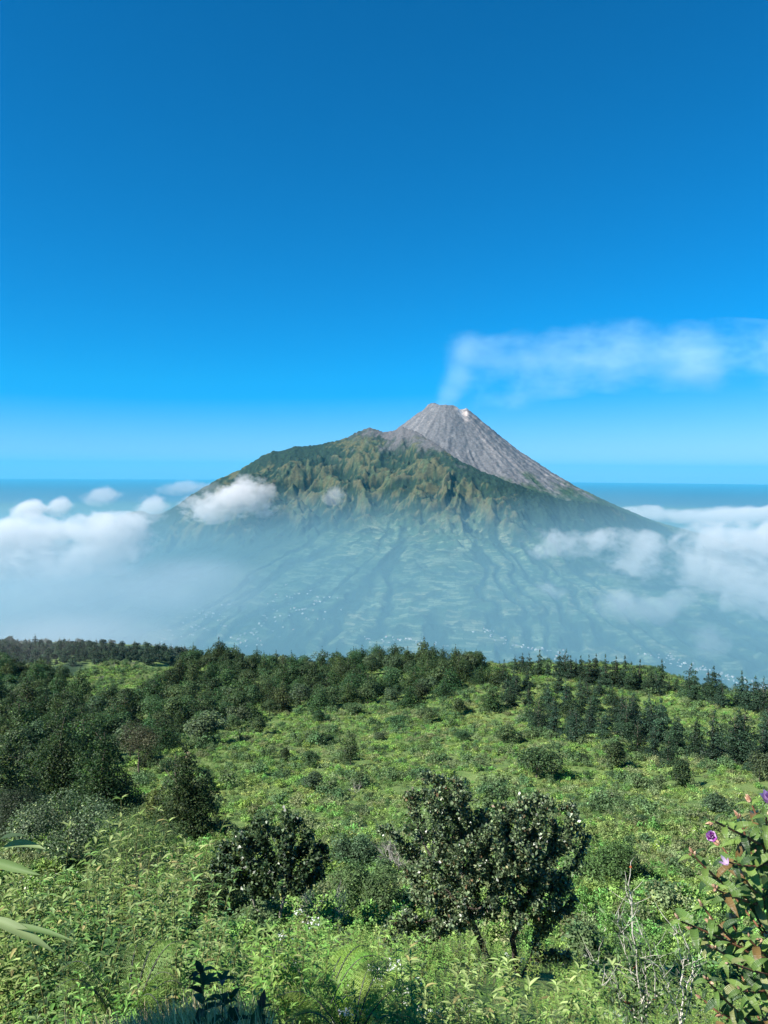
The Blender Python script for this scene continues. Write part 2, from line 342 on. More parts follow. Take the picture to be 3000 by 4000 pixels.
# ---- clouds: soft lobes (ellipsoids) with a noisy edge, each cloud a volume of its own
def ico(sub=3):
    import bmesh
    bm = bmesh.new(); bmesh.ops.create_icosphere(bm, subdivisions=sub, radius=1.0)
    V = np.array([v.co[:] for v in bm.verts]); F = np.array([[v.index for v in f.verts] for f in bm.faces]); bm.free(); return V, F
ICO = ico(4)
def cloud(name, label, lobes, dens, nscale, edge=1.15, soft=0.24, g=0.0, smk=.2, stretch=.7, color=(.89, .88, .88), steps=0.14, bias=-0.02, cat='cloud', group=None, base_cut=None):
    """lobes: (u, v, depth, half width, half height in photo units, half depth in metres, strength)"""
    L = []
    for (u, v, y, hu, hv, hd, st) in lobes:
        L.append((P(u, v, y), np.array([hu / FPX * y, hd, hv / FPX * y]), st))
    org = L[0][0]
    mat, t = new_mat(name)
    geo = t.add('ShaderNodeNewGeometry'); pos = t.vmath('SUBTRACT', geo.outputs['Position'], tuple(org))
    wv = t.add('ShaderNodeVectorMath', operation='MULTIPLY_ADD'); t.l.new(t.noise(pos, nscale * .55, 2, .5, out=1), wv.inputs[0]); wv.inputs[1].default_value = (.5 / nscale,) * 3; t.l.new(t.vmath('MULTIPLY', pos, (stretch, 1, 1)), wv.inputs[2])
    n_lo = t.math('ADD', t.math('MULTIPLY', t.noise(wv.outputs[0], nscale, 7, 0.70), .7), t.math('MULTIPLY', t.noise(pos, nscale * .35, 2, .5), .3))
    acc = None
    for (c, s, st) in L:
        q = t.vmath('MULTIPLY', t.vmath('SUBTRACT', pos, tuple(c - org)), tuple(1.0 / s))
        f = t.math('MULTIPLY', t.math('SUBTRACT', 1.0, t.vmath('LENGTH', q)), st, clamp=False)
        acc = f if acc is None else t.math('SMOOTH_MAX', acc, f, smk)
    nn = t.math('MULTIPLY', t.math('SUBTRACT', n_lo, 0.5 - bias), edge * 3.0)
    d = t.math('ADD', acc, nn)
    d = t.math('MULTIPLY', t.maprange(d, 0.12, 0.12 + soft), t.maprange(acc, 0.0, 0.12))
    pv = t.add('ShaderNodeVolumePrincipled'); t.set(pv.inputs['Density'], t.math('MULTIPLY', d, dens * 1.25))
    pv.inputs['Color'].default_value = (*color, 1); pv.inputs['Anisotropy'].default_value = g
    t.l.new(pv.outputs[0], t.out.inputs['Volume'])
    mat.cycles.volume_step_rate = steps
    Vs, Fs, k = [], [], 0
    for (c, s, st) in L:
        Vs.append(ICO[0] * s * 1.02 + c - org); Fs.append(ICO[1] + k); k += len(ICO[0])
    me = mesh_np(name, np.concatenate(Vs), np.concatenate(Fs), [mat])
    o = link(name, me, loc=tuple(org))
    if len(L) > 1:
        md = o.modifiers.new('r', 'REMESH'); md.mode = 'VOXEL'; md.voxel_size = max(15.0, min(min(s) for _, s, _ in L) / 4)
        dg = bpy.context.evaluated_depsgraph_get(); me2 = bpy.data.meshes.new_from_object(o.evaluated_get(dg)); o.modifiers.clear(); o.data = me2
        me2.name = name
        if not me2.materials: me2.materials.append(mat)
    tag(o, label, cat, group)
    return o
cloud('cloud', 'white woolly cloud lying against the left shoulder of the volcano', [
    (500, 1078, 5900, 100, 46, 230, 1.0), (450, 1098, 5900, 76, 38, 200, .9), (535, 1052, 5900, 66, 34, 200, 1.0), (562, 1090, 5900, 60, 34, 160, .8)], 0.00527, 0.0085, edge=1.6, bias=-.03)
cloud('cloud', 'thick bright cloud bank filling the left edge of the photo', [
    (20, 1165, 5000, 160, 62, 420, 1.1), (110, 1150, 5100, 110, 52, 350, 1.0), (225, 1150, 5150, 130, 56, 350, 1.0), (295, 1156, 5150, 70, 36, 250, .8),
    (-40, 1200, 4900, 150, 76, 420, 1.2), (60, 1215, 4800, 160, 60, 300, 1), (200, 1200, 5000, 150, 50, 300, .8)], 0.0048, 0.0060, edge=1.7)
cloud('cloud', 'grey veil of low cloud below the bright bank above the left valley', [
    (120, 1300, 4400, 400, 150, 600, 1.0), (330, 1290, 4400, 300, 120, 500, .9), (-60, 1330, 4300, 300, 140, 600, 1.0), (440, 1240, 4700, 200, 56, 350, .8), (200, 1370, 4000, 300, 70, 500, .9)], 0.00160, 0.0016, edge=0.35, soft=0.9, steps=0.5, bias=.08, color=(.66, .70, .74))
cloud('cloud', 'small white puff nearest the left edge above the cloud bank', [(66, 1100, 5400, 54, 30, 140, 1.0), (52, 1104, 5400, 36, 22, 100, 1.0)], 0.00682, 0.009)
cloud('cloud', 'small white puff above the cloud bank, second from the left edge', [(130, 1092, 5500, 40, 28, 110, .9)], 0.00558, 0.010)
cloud('cloud', 'faint hazy puff left of the volcano just under the horizon', [(222, 1070, 6500, 60, 28, 160, .8)], 0.00217, 0.007)
cloud('cloud', 'small puff in front of the low left ridge beside the woolly cloud', [(330, 1095, 5800, 50, 38, 140, .9)], 0.00372, 0.009)
cloud('cloud', 'dark grey scrap of cloud where the left skyline meets the woolly cloud', [(400, 1052, 6300, 90, 22, 150, .8)], 0.00136, 0.008)
cloud('cloud', 'tiny wisp on the dark forested face of the volcano', [(722, 1068, 5300, 34, 28, 70, .9)], 0.00310, 0.014)
cloud('cloud', 'long cloud bank of soft lobes crossing the lower right flank', [
    (1195, 1162, 4900, 84, 38, 170, .9), (1230, 1188, 4800, 110, 38, 180, .9), (1330, 1180, 4800, 130, 48, 220, 1.0), (1400, 1212, 4700, 150, 60, 260, 1.1),
    (1330, 1232, 4600, 110, 44, 200, .9), (1480, 1228, 4700, 110, 46, 230, .9)], 0.00322, 0.0068, edge=2.1, bias=-.07)
cloud('cloud', 'tall white cloud heap at the right edge of the photo', [
    (1540, 1165, 4900, 100, 56, 260, 1.0), (1640, 1180, 4900, 130, 76, 330, 1.1), (1600, 1250, 4700, 150, 76, 300, 1.1), (1680, 1270, 4600, 160, 100, 330, 1.1), (1590, 1305, 4500, 110, 46, 200, .8)], 0.00360, 0.0060, edge=2.1, bias=-.03)
cloud('cloud', 'flat sunlit cloud strip far off behind the right flank', [
    (1560, 1116, 9500, 220, 20, 700, 1.0), (1408, 1102, 9500, 44, 18, 250, 1.0), (1650, 1112, 9500, 150, 26, 600, 1.0), (1360, 1108, 9500, 60, 16, 300, .8)], 0.00279, 0.0035)
cloud('cloud', 'loose low cloud hanging over the fields below the right bank', [
    (1340, 1305, 4300, 84, 48, 160, .9), (1400, 1325, 4250, 90, 46, 160, .8), (1450, 1300, 4300, 80, 36, 150, .7)], 0.00223, 0.007)
cloud('cloud', 'small thin cloud over the terraces left of the loose low cloud', [(1180, 1278, 4500, 60, 28, 100, .8)], 0.00217, 0.009)
cloud('cloud', 'thin rag of mist low over the village on the right', [(1530, 1385, 3900, 56, 60, 130, .8)], 0.00136, 0.008)
cloud('mist_patch', 'thin mist lying over the far wooded ridge at the left', [(60, 1400, 850, 420, 75, 260, 1.0), (300, 1405, 900, 260, 50, 200, .9)], 0.0020, 0.004, edge=.35, soft=1.0, steps=.6, cat='mist')
cloud('smoke_plume', 'pale smoke rising from the crater and drifting away to the right', [
    (960, 876, 7000, 32, 26, 60, 1.9), (972, 852, 7000, 40, 38, 70, 1.9), (992, 815, 7000, 52, 54, 100, 1.6), (1010, 765, 7000, 70, 58, 130, 1.2), (1085, 785, 7000, 110, 66, 180, 1.0),
    (1190, 782, 7000, 170, 80, 240, .75), (1360, 768, 7000, 240, 84, 320, .5), (1560, 770, 7000, 280, 80, 400, .42), (1760, 770, 7000, 280, 80, 400, .40), (1060, 850, 7000, 130, 50, 120, .6)],
    0.0023, 0.0040, edge=0.95, soft=1.3, cat='smoke', steps=0.12, bias=.04, smk=.6, color=(.7, .92, 1), stretch=.5)

# ------------------------------------------------------------------ villages on the lower slopes
def hit_far(u, v):
    d = ray(u, v); yy = np.linspace(2600, 6400, 700); p = d[:, None, :] * (yy[None, :] / d[:, 1:2])[..., None]
    z = volcano(p[..., 0], p[..., 1]); k = np.argmax(p[..., 2] < z, axis=1); i = np.arange(len(k)); return np.stack([p[i, k, 0], p[i, k, 1], z[i, k]], 1), k > 0
def house_mesh(w, d, h, rh, wall, roof, annex):
    V, F, mi = [], [], []
    def blk(x0, x1, y0, y1, z0, z1, m):
        k = len(V); V.extend([(x, y, z) for x in (x0, x1) for y in (y0, y1) for z in (z0, z1)])
        for f in ((0, 1, 3, 2), (4, 6, 7, 5), (0, 4, 5, 1), (2, 3, 7, 6), (0, 2, 6, 4), (1, 5, 7, 3)): F.append([k + q for q in f]); mi.append(m)
    def gable(x0, x1, y0, y1, z, r):
        o = .7; k = len(V); ym = (y0 + y1) / 2; V.extend([(x0 - o, y0 - o, z), (x1 + o, y0 - o, z), (x1 + o, y1 + o, z), (x0 - o, y1 + o, z), (x0 - o, ym, z + r), (x1 + o, ym, z + r)])
        F.extend([[k, k + 1, k + 5, k + 4], [k + 2, k + 3, k + 4, k + 5], [k, k + 3, k + 2, k + 1], [k, k + 4, k + 3, k + 3], [k + 1, k + 2, k + 5, k + 5]]); mi.extend([1] * 5)
    blk(-w, w, -d, d, -4, h, 0); gable(-w, w, -d, d, h + .02, rh)
    if annex: blk(w + .05, w * 1.7, -d * .7, d * .5, -4, h * .7, 0); gable(w + .75, w * 1.7, -d * .7, d * .5, h * .7 + .02, rh * .5)
    blk(-w - .3, -w - .03, -1, 1.2, -3, 2.2, 2)
    bm = bpy.data.meshes.new('village_house'); bm.from_pydata(V, [], [tuple(dict.fromkeys(f)) for f in F])
    for m in (wall, roof, M_door): bm.materials.append(m)
    bm.polygons.foreach_set('material_index', mi); bm.update(); return bm
def flat_mat(name, col, rough=.8):
    m, t = new_mat(name); co = t.add('ShaderNodeTexCoord'); nz = t.noise(co.outputs['Object'], 0.6, 3); p = principled(t, t.mix(nz, tuple(q * .75 for q in col), col), rough, .2); t.l.new(p.outputs[0], t.out.inputs[0]); return m
M_door = flat_mat('door_paint', (.12, .08, .05)); WL = [flat_mat('white_wall', (.6, .59, .56)), flat_mat('cream_wall', (.34, .31, .26))]
RF = [flat_mat('metal_roof', (.30, .31, .32), .7), flat_mat('clay_roof', (.42, .20, .13)), flat_mat('grey_roof', (.30, .30, .31)), flat_mat('white_roof', (.6, .6, .58))]
HM = [house_mesh(6, 4.5, 4, 2.4, WL[0], RF[0], True), house_mesh(5, 4, 4, 2.2, WL[0], RF[1], False), house_mesh(8, 5, 4.5, 2, WL[1], RF[2], True), house_mesh(7, 5, 5, 1.4, WL[0], RF[3], False), house_mesh(11, 5, 4, 2, WL[1], RF[0], False)]
g = np.random.default_rng(15)
for line, wd, nn, lb in [([(680, 1278), (650, 1300), (610, 1335), (560, 1365), (500, 1392)], 34, 84, 'left of centre above the forest'), ([(468, 1305), (440, 1340), (400, 1365), (345, 1392)], 22, 48, 'farthest left, half lost in the mist'),
                         ([(795, 1384), (860, 1380), (910, 1386), (965, 1402)], 10, 34, 'just above the forest at mid photo'), ([(1040, 1362), (1090, 1388), (1150, 1400), (1240, 1420)], 12, 44, 'right of centre among the terraces'),
                         ([(1395, 1404), (1450, 1428), (1530, 1450), (1600, 1470), (1665, 1492)], 11, 72, 'strung down the slope at the right edge')]:
    L = np.array(line, float); tt = g.random(nn) * (len(L) - 1.001); i = tt.astype(int); q = L[i] + (L[i + 1] - L[i]) * (tt - i)[:, None] + g.normal(size=(nn, 2)) * [wd, wd * .38]
    pos, ok = hit_far(q[:, 0], q[:, 1])
    for p in pos[ok]:
        o = link('village_house', HM[g.choice(5, p=[.3, .2, .2, .2, .1])], loc=tuple(p)); o.rotation_euler = (0, 0, g.random() * 6.28); s_ = .6 + .4 * g.random(); o.scale = (s_, s_, s_)
        tag(o, 'tiny pale house in the hazy village ' + lb, 'house', 'houses of the village ' + lb)
# ================================================================== THE NEAR HILLSIDE
K = []
def kn(u, v, y): p = P(u, v, y); K.append((math.atan2(p[0], p[1]), math.log(math.hypot(p[0], p[1])), -p[2] / math.hypot(p[0], p[1])))
def kt(a, r, t): K.append((a, math.log(r), t))
for a in (-1.1, -0.5, 0, 0.5, 1.1):
    kt(a, 0.8, 1.62 / 0.8); kt(a, 1.6, 1.08); kt(a, 3.0, 0.85); kt(a, 6, 0.745); kt(a, 11, 0.695)
kt(-0.15, 25, 0.622); kt(0.16, 17, 0.674); kt(-0.5, 17, 0.65); kt(0.55, 17, 0.685)
for u, pts in {-500: [(1900, 45), (1700, 92), (1530, 210), (1450, 340)],
               0: [(1900, 45), (1800, 64), (1700, 92), (1600, 140), (1530, 200), (1480, 270), (1440, 340)],
               250: [(1830, 58), (1700, 95), (1600, 145), (1530, 210), (1490, 285), (1474, 325), (1424, 392)],
               450: [(1800, 65), (1600, 150), (1500, 245), (1425, 320)],
               830: [(1900, 45), (1800, 66), (1700, 98), (1600, 148), (1540, 200), (1490, 240), (1432, 290)],
               1100: [(1448, 295)], 1300: [(1900, 42), (1800, 62), (1700, 95), (1600, 140), (1530, 195), (1463, 290)],
               1500: [(1495, 280)], 1659: [(1900, 42), (1750, 75), (1650, 110), (1590, 160), (1530, 250)],
               2200: [(1900, 42), (1700, 85), (1570, 240)]}.items():
    for v, y in pts: kn(u, v, y)
for a, r0, t0 in ((-.75, 390, .30), (-.46, 400, .275), (-.34, 450, .275), (-.22, 370, .29), (0, 330, .275), (.16, 335, .29), (.28, 330, .31), (.46, 290, .34), (.75, 280, .36)):
    kt(a, r0, t0)
kt(-.75, 620, .29); kt(-.46, 620, .285); kt(-.34, 640, .285); kt(-.22, 600, .36); kt(0, 520, .45); kt(.28, 520, .46); kt(.5, 500, .50); kt(.8, 500, .52)
kn(-400, 1425, 800); kn(60, 1422, 800); kn(250, 1426, 800); kn(-400, 1402, 950); kn(60, 1402, 950); kn(200, 1403, 960); kn(330, 1408, 970); kn(420, 1424, 960); kt(-.12, 900, .40)
for a in (0.05, .28, .5, .8): kt(a, 900, .60)
for a in (-.75, -.46, -.34, -.25): kt(a, 1200, .33); kt(a, 1700, .50)
for a in (0, .4, .8): kt(a, 1500, .62)
for a in (-.8, -.4, 0, .4, .8): kt(a, 3000, .47)
K = np.array(K); SA = 2.2
def _phi(d2): return 0.5 * d2 * np.log(d2 + 1e-12)
def _d2(a, b): return ((a[:, None, 0] - b[None, :, 0]) * SA) ** 2 + (a[:, None, 1] - b[None, :, 1]) ** 2
n = len(K); A = np.zeros((n + 3, n + 3)); A[:n, :n] = _phi(_d2(K, K)) + np.eye(n) * 0.003
A[:n, n] = 1; A[:n, n + 1:] = K[:, :2]; A[n:, :n] = A[:n, n:].T
TW = np.linalg.solve(A, np.concatenate([K[:, 2], [0, 0, 0]]))
def ground(x, y, rough=True):
    x = np.atleast_1d(np.asarray(x, float)); y = np.atleast_1d(np.asarray(y, float)); sh = x.shape; x = x.ravel(); y = y.ravel()
    r = np.maximum(np.hypot(x, y), 0.8); a = np.arctan2(x, y)
    aw = np.where(np.abs(a) < 1.2, a, np.sign(a) * 1.2 * (np.pi - np.abs(a)) / (np.pi - 1.2))
    q = np.stack([aw, np.log(r)], 1); t = np.empty(len(q))
    for i in range(0, len(q), 20000):
        s = slice(i, i + 20000); t[s] = _phi(_d2(q[s], K)) @ TW[:n] + TW[n] + q[s] @ TW[n + 1:]
    z = -t * r
    if rough: z = z + (0.45 * fbm(x / 14, y / 14, 3, 100) + 0.12 * fbm(x / 2.5, y / 2.5, 2, 101)) * sstep(12, 40, r) + 1.6 * fbm(x / 60, y / 60, 3, 102) * sstep(60, 140, r) * sstep(285, 200, r)
    return z.reshape(sh)
def hit(u, v, r0=2.0, r1=1100.0):
    """first ground point on the ray through the photo point"""
    d = ray(u, v); yy = np.geomspace(r0, r1, 1500); p = d[None, :] * (yy / d[1])[:, None]
    g = ground(p[:, 0], p[:, 1]); b = p[:, 2] < g
    if not b.any(): return hit(u, v + 5, r0, r1)
    k = max(int(np.argmax(b)), 1)
    return np.array([p[k, 0], p[k, 1], g[k]])
def inpoly(u, v, poly):
    poly = np.array(poly, float); c = np.zeros(np.shape(u), bool); j = len(poly) - 1
    for i in range(len(poly)):
        xi, yi = poly[i]; xj, yj = poly[j]
        with np.errstate(divide='ignore', invalid='ignore'):
            c ^= ((yi > v) != (yj > v)) & (u < (xj - xi) * (v - yi) / (yj - yi + 1e-12) + xi)
        j = i
    return c
PATCH = [(165, 1428), (230, 1420), (370, 1415), (385, 1432), (330, 1452), (300, 1472), (165, 1490)]
FOREST = [(-60, 1440), (120, 1432), (165, 1450), (165, 1492), (330, 1482), (400, 1432), (640, 1420), (1000, 1418), (1045, 1452), (985, 1490), (900, 1520), (780, 1525), (640, 1540), (560, 1560), (500, 1590), (390, 1600), (350, 1655), (170, 1660), (70, 1700), (-60, 1700)]
GROVE = [(1085, 1480), (1180, 1490), (1310, 1500), (1345, 1540), (1440, 1590), (1530, 1610), (1600, 1600), (1690, 1600), (1690, 1650), (1590, 1690), (1480, 1680), (1400, 1640), (1300, 1610), (1190, 1600), (1100, 1560)]

m_hill, t = new_mat('hillside_soil')
geo = t.add('ShaderNodeNewGeometry')
a1 = t.noise(geo.outputs['Position'], 0.35, 5, 0.65); a2 = t.noise(geo.outputs['Position'], 3.0, 4, 0.7)
hc = t.mix(t.maprange(a1, 0.35, 0.65), (0.095, 0.165, 0.045), (0.155, 0.215, 0.070)); hc = t.mix(t.maprange(a2, 0.55, 0.75), hc, (0.10, 0.085, 0.05))
hc = t.mix(t.maprange(a2, 0.25, 0.45), (0.03, 0.045, 0.018), hc)
far_ = t.maprange(t.vmath('LENGTH', geo.outputs['Position']), 440, 560); hc = t.mix(t.math('MULTIPLY', far_, t.maprange(t.noise(geo.outputs['Position'], .012, 3), .62, .5)), hc, (0.022, 0.045, 0.022))
p = principled(t, hc, 0.95, 0.1, bump=a2, bstr=0.8, bdist=0.3); t.l.new(p.outputs[0], t.out.inputs[0])
rr = np.concatenate([[0.02], np.geomspace(0.8, 3000, 620)]); aa = np.concatenate([np.linspace(-0.75, 0.75, 420), np.linspace(0.78, 2 * np.pi - 0.78, 100)])
RR, AA = np.meshgrid(rr, aa, indexing='ij'); gx, gy = RR * np.sin(AA), RR * np.cos(AA)
V = np.stack([gx, gy, ground(gx, gy)], -1).reshape(-1, 3)
hill = link('hillside', mesh_np('hillside', V, grid_faces(len(rr), len(aa), True)[:, ::-1], [m_hill], smooth=True)); tag(hill, kind='structure')

m_path, t = new_mat('trodden_earth')
geo = t.add('ShaderNodeNewGeometry'); a3 = t.noise(geo.outputs['Position'], 2.5, 5, .7); p = principled(t, t.mix(t.maprange(a3, .35, .65), (.16, .10, .065), (.33, .26, .18)), .95, .1, bump=a3, bstr=.6, bdist=.1); t.l.new(p.outputs[0], t.out.inputs[0])
pp = np.array([hit(403 + 5 * math.sin(v / 6.0), v) for v in np.linspace(1606, 1660, 28)]); wd_ = 0.55 + .2 * np.sin(np.arange(28) * 1.9); rows = []
for s_ in (-1, -.5, 0, .5, 1): q = pp.copy(); q[:, 0] += s_ * wd_; q[:, 2] = ground(q[:, 0], q[:, 1]) + .05 - .06 * abs(s_); rows.append(q)
V = np.stack(rows, 1).reshape(-1, 3); tag(link('footpath', mesh_np('footpath', V, grid_faces(28, 5), [m_path], smooth=True)), kind='structure')

# ------------------------------------------------------------------ plant makers
def unit(v): return v / np.maximum(np.linalg.norm(v, axis=-1, keepdims=True), 1e-9)
def cards(c, nrm, size, asp=0.6, fold=0.18, up=None, g=rng):
    """one folded four-cornered leaf per row: centre c, normal nrm, length size; returns V, F"""
    n = len(c); r = unit(g.normal(size=(n, 3))) if up is None else up
    tdir = unit(r - nrm * np.sum(r * nrm, 1)[:, None]); b = np.cross(nrm, tdir)
    size = np.broadcast_to(size, (n,))[:, None]; h = size * 0.5; w = h * asp
    V = np.stack([c - tdir * h, c + b * w + nrm * size * fold + tdir * h * .1, c + tdir * h, c - b * w + nrm * size * fold + tdir * h * .1], 1).reshape(-1, 3)
    return V, np.arange(4 * n).reshape(-1, 4)
def tube(pts, rad, k=6):
    pts = np.asarray(pts, float); n = len(pts); rad = np.broadcast_to(rad, (n,))
    tg = unit(np.gradient(pts, axis=0)); ref = np.where(np.abs(tg[:, 2:3]) > 0.9, [[1., 0, 0]], [[0, 0, 1.]])
    a = unit(np.cross(tg, ref)); b = np.cross(tg, a); th = np.linspace(0, 2 * np.pi, k, endpoint=False)
    V = (pts[:, None] + (a[:, None] * np.cos(th)[None, :, None] + b[:, None] * np.sin(th)[None, :, None]) * rad[:, None, None]).reshape(-1, 3)
    return V, grid_faces(n, k, True)
def join(parts):
    Vs, Fs, k = [], [], 0
    for V, F in parts: Vs.append(V); Fs.append(F + k); k += len(V)
    return np.concatenate(Vs), np.concatenate(Fs)
def leaf_mat(name, tr=0.25, rough=0.6, spec=0.25, vary=0.35, hue=0.03, transl=(0.9, 1.25, 0.35), fade=0.0):
    """colour comes from the plant's own point colours, varied plant by plant"""
    m, t = new_mat(name); c = attr(t); oi = t.add('ShaderNodeObjectInfo')
    h = t.add('ShaderNodeHueSaturation'); t.l.new(c, h.inputs['Color'])
    t.set(h.inputs['Value'], t.maprange(oi.outputs['Random'], 0, 1, 1 - vary, 1 + vary, smooth=False))
    t.set(h.inputs['Hue'], t.maprange(t.math('FRACT', t.math('MULTIPLY', oi.outputs['Random'], 7.31)), 0, 1, 0.5 - hue, 0.5 + hue, smooth=False))
    p = principled(t, h.outputs[0], rough, spec); tl = t.add('ShaderNodeBsdfTranslucent')
    vm = t.vmath('MULTIPLY', h.outputs[0], transl); t.l.new(vm, tl.inputs[0])
    mx = t.add('ShaderNodeMixShader'); mx.inputs[0].default_value = tr
    t.l.new(p.outputs[0], mx.inputs[1]); t.l.new(tl.outputs[0], mx.inputs[2]); t.l.new(mx.outputs[0], t.out.inputs[0]); return m
def bark_mat(name, c1, c2, sc_=6):
    m, t = new_mat(name); co = t.add('ShaderNodeTexCoord'); nz = t.noise(co.outputs['Object'], sc_, 5, 0.7)
    p = principled(t, t.mix(t.maprange(nz, 0.35, 0.65), c1, c2), 0.9, 0.15, bump=nz, bstr=0.5, bdist=0.02); t.l.new(p.outputs[0], t.out.inputs[0]); return m
M_leaf = leaf_mat('foliage'); M_gloss = leaf_mat('glossy_foliage', 0.15, 0.38, 0.5, 0.1, 0.01)
M_bark = bark_mat('bark', (0.05, 0.04, 0.03), (0.13, 0.11, 0.09)); M_grey = bark_mat('dead_wood', (0.20, 0.19, 0.17), (0.42, 0.40, 0.36), 14)

def crown(lobes, n, size, col, jit=0.35, tip=(1, 1, 1), tipw=0.0, shell=0.3, droop=0.0, seed=0, asp=0.6, flat=0.5, up=None):
    """leaf-sized cards over lobes (cx,cy,cz,rx,ry,rz): V, F, colours"""
    g = np.random.default_rng(seed); L = np.array(lobes, float); ar = (L[:, 3] * L[:, 4] + L[:, 3] * L[:, 5] + L[:, 4] * L[:, 5]); k = g.choice(len(L), n, p=ar / ar.sum())
    d = unit(g.normal(size=(n, 3))); d[:, 2] = np.where((d[:, 2] < -0.35) & (g.random(n) < .6), -d[:, 2], d[:, 2])
    rad = (1 - shell * g.random(n) ** 1.5) * (1 + 0.10 * g.normal(size=n))
    # lumpy surface: push out along small bumps
    bump = noise(d[:, 0] * 2.4 + k * 3.1, d[:, 1] * 2.4 + d[:, 2] * 2.0 + k, seed + 5)
    rad = rad * (1 + 0.22 * bump)
    c = L[k, :3] + d * L[k, 3:] * rad[:, None]; c[:, 2] -= droop * (rad * np.hypot(d[:, 0], d[:, 1])) ** 2 * L[k, 3]
    nr = unit(d / L[k, 3:] * L[k, 3:].mean(1)[:, None] * flat + g.normal(size=(n, 3)) * 0.36 + [0, 0, 0.45])
    V, F = cards(c, nr, size * (0.6 + 0.8 * g.random(n)), asp, up=up if up is None else unit(up + g.normal(size=(n, 3)) * .5), g=g)
    lobe_v = (1 + 0.25 * g.normal(size=len(L)))[k]
    cc = C(*col)[None] * (np.clip(lobe_v, .5, 1.6) * (1 + jit * g.normal(size=n)).clip(0.35, 2.2))[:, None]
    if tipw:
        w = (g.random(n) < tipw)[:, None]; cc = np.where(w, C(*tip)[None] * (0.7 + 0.6 * g.random((n, 1))), cc)
    return V, F, np.repeat(cc, 4, 0)
def lobes_conifer(h, w, seed, tiers=9, lean=0.1, top=1.0, low=0.12, pw=0.8, fat=.46):
    """an irregular cone of branch sprays"""
    g = np.random.default_rng(seed); L = []
    for i in range(tiers):
        f = i / (tiers - 1); z = h * (low + (0.97 - low) * f); rr_ = w * 0.5 * ((1 - f) ** pw * 0.95 + 0.07 * top) * (0.62 + 0.66 * g.random()); m = max(3, int(6 * (1 - f) + 2))
        a0 = g.random() * 6.28
        for j in range(m):
            a = a0 + 6.28 * j / m + g.normal() * .25; q = rr_ * (0.35 + 0.6 * g.random()); s = rr_ * (fat + 0.26 * g.random()) + 0.1
            L.append((math.cos(a) * q, math.sin(a) * q, z - q * 0.22 + g.normal() * h * .02, s, s, s * (0.55 + .2 * g.random())))
        L.append((0, 0, z, rr_ * .45 + .1, rr_ * .45 + .1, h / tiers * .7))
    return L
def lobes_round(h, w, seed, m=16, base=0.25, squash=0.8):
    g = np.random.default_rng(seed); L = []
    for i in range(m):
        d = unit(g.normal(size=3)); d[2] = abs(d[2]) if g.random() < .75 else d[2]; q = (0.30 + 0.42 * g.random())
        s = w * (0.13 + 0.17 * g.random() ** 1.5)
        L.append((d[0] * q * w * .62, d[1] * q * w * .62, h * (base + (1 - base) * .5) + d[2] * q * h * (1 - base) * .62, s, s, s * squash))
    L.append((0, 0, h * (base + (1 - base) * .45), w * .28, w * .28, h * (1 - base) * .3)); return L
def trunk(h, r, seed, k=6, limbs=5, lw=1.0):
    g = np.random.default_rng(seed); n = 7; z = np.linspace(-0.4, h, n); w = np.cumsum(g.normal(size=(n, 2)) * h * .018, 0)
    pts = np.concatenate([w, z[:, None]], 1); parts = [tube(pts, r * np.linspace(1.15, 0.15, n), k)]
    for i in range(limbs):
        f = 0.3 + .6 * (i + g.random()) / limbs; p0 = np.array([np.interp(f * h, z, pts[:, 0]), np.interp(f * h, z, pts[:, 1]), f * h]); a = g.random() * 6.28; l = lw * (1 - .55 * f)
        d = np.array([math.cos(a), math.sin(a), 0.55]); parts.append(tube(np.array([p0, p0 + d * l * .5, p0 + d * l + [0, 0, l * .12]]), [r * .4 * (1 - f * .5), r * .22, r * .06], 5))
    return join(parts)
def make_tree(name, kind, seed, h, w, n, size, col, label=None, cat='tree', group=None, bark=None, mat=None, **kw):
    e = empty(name)
    if kind == 'conifer': L = lobes_conifer(h, w, seed, tiers=kw.pop('tiers', 9), pw=kw.pop('pw', .8), low=kw.pop('low', .1), fat=kw.pop('fat', .46))
    else: L = lobes_round(h, w, seed, m=kw.pop('m', 16), base=kw.pop('base', .25), squash=kw.pop('squash', .8))
    V, F, cc = crown(L, n, size, col, seed=seed, **kw)
    link('crown', mesh_np('crown', V, F, [mat or M_leaf], cc), e)
    V, F = trunk(h * (.93 if kind == 'conifer' else .75), max(0.05, h * .022), seed, limbs=6, lw=w * .4)
    link('trunk', mesh_np('trunk', V, F, [bark or M_bark], smooth=True), e)
    e['label'] = label or ''; e['category'] = cat
    if group: e['group'] = group
    return e
def copy_thing(src, loc, rz, s, label=None, group=None):
    c = src.copy(); COL.objects.link(c)
    for ch in src.children:
        d = ch.copy(); COL.objects.link(d); d.parent = c
        for gch in ch.children: q = gch.copy(); COL.objects.link(q); q.parent = d
    put(c, loc, rz, s)
    if label: c['label'] = label
    if group: c['group'] = group
    return c
def put(o, loc, rz, s):
    o.location = loc; o.rotation_euler = (0, 0, rz); o.scale = (s, s, s) if np.isscalar(s) else s
class Kind:
    """a set of look-alike originals, placed in turn: each original is used once itself, then copied"""
    def __init__(k, originals): k.o = originals; k.used = [False] * len(originals); k.i = 0
    def place(k, loc, rz, s, label, group, which=None):
        j = (k.i if which is None else which) % len(k.o); k.i += 1; src = k.o[j]
        if not k.used[j]: k.used[j] = True; put(src, loc, rz, s); src['label'] = label; src['group'] = group; return src
        return copy_thing(src, loc, rz, s, label, group)
    def drop_unused(k):
        for u_, o in zip(k.used, k.o):
            if not u_:
                for ch in list(o.children): bpy.data.objects.remove(ch)
                bpy.data.objects.remove(o)
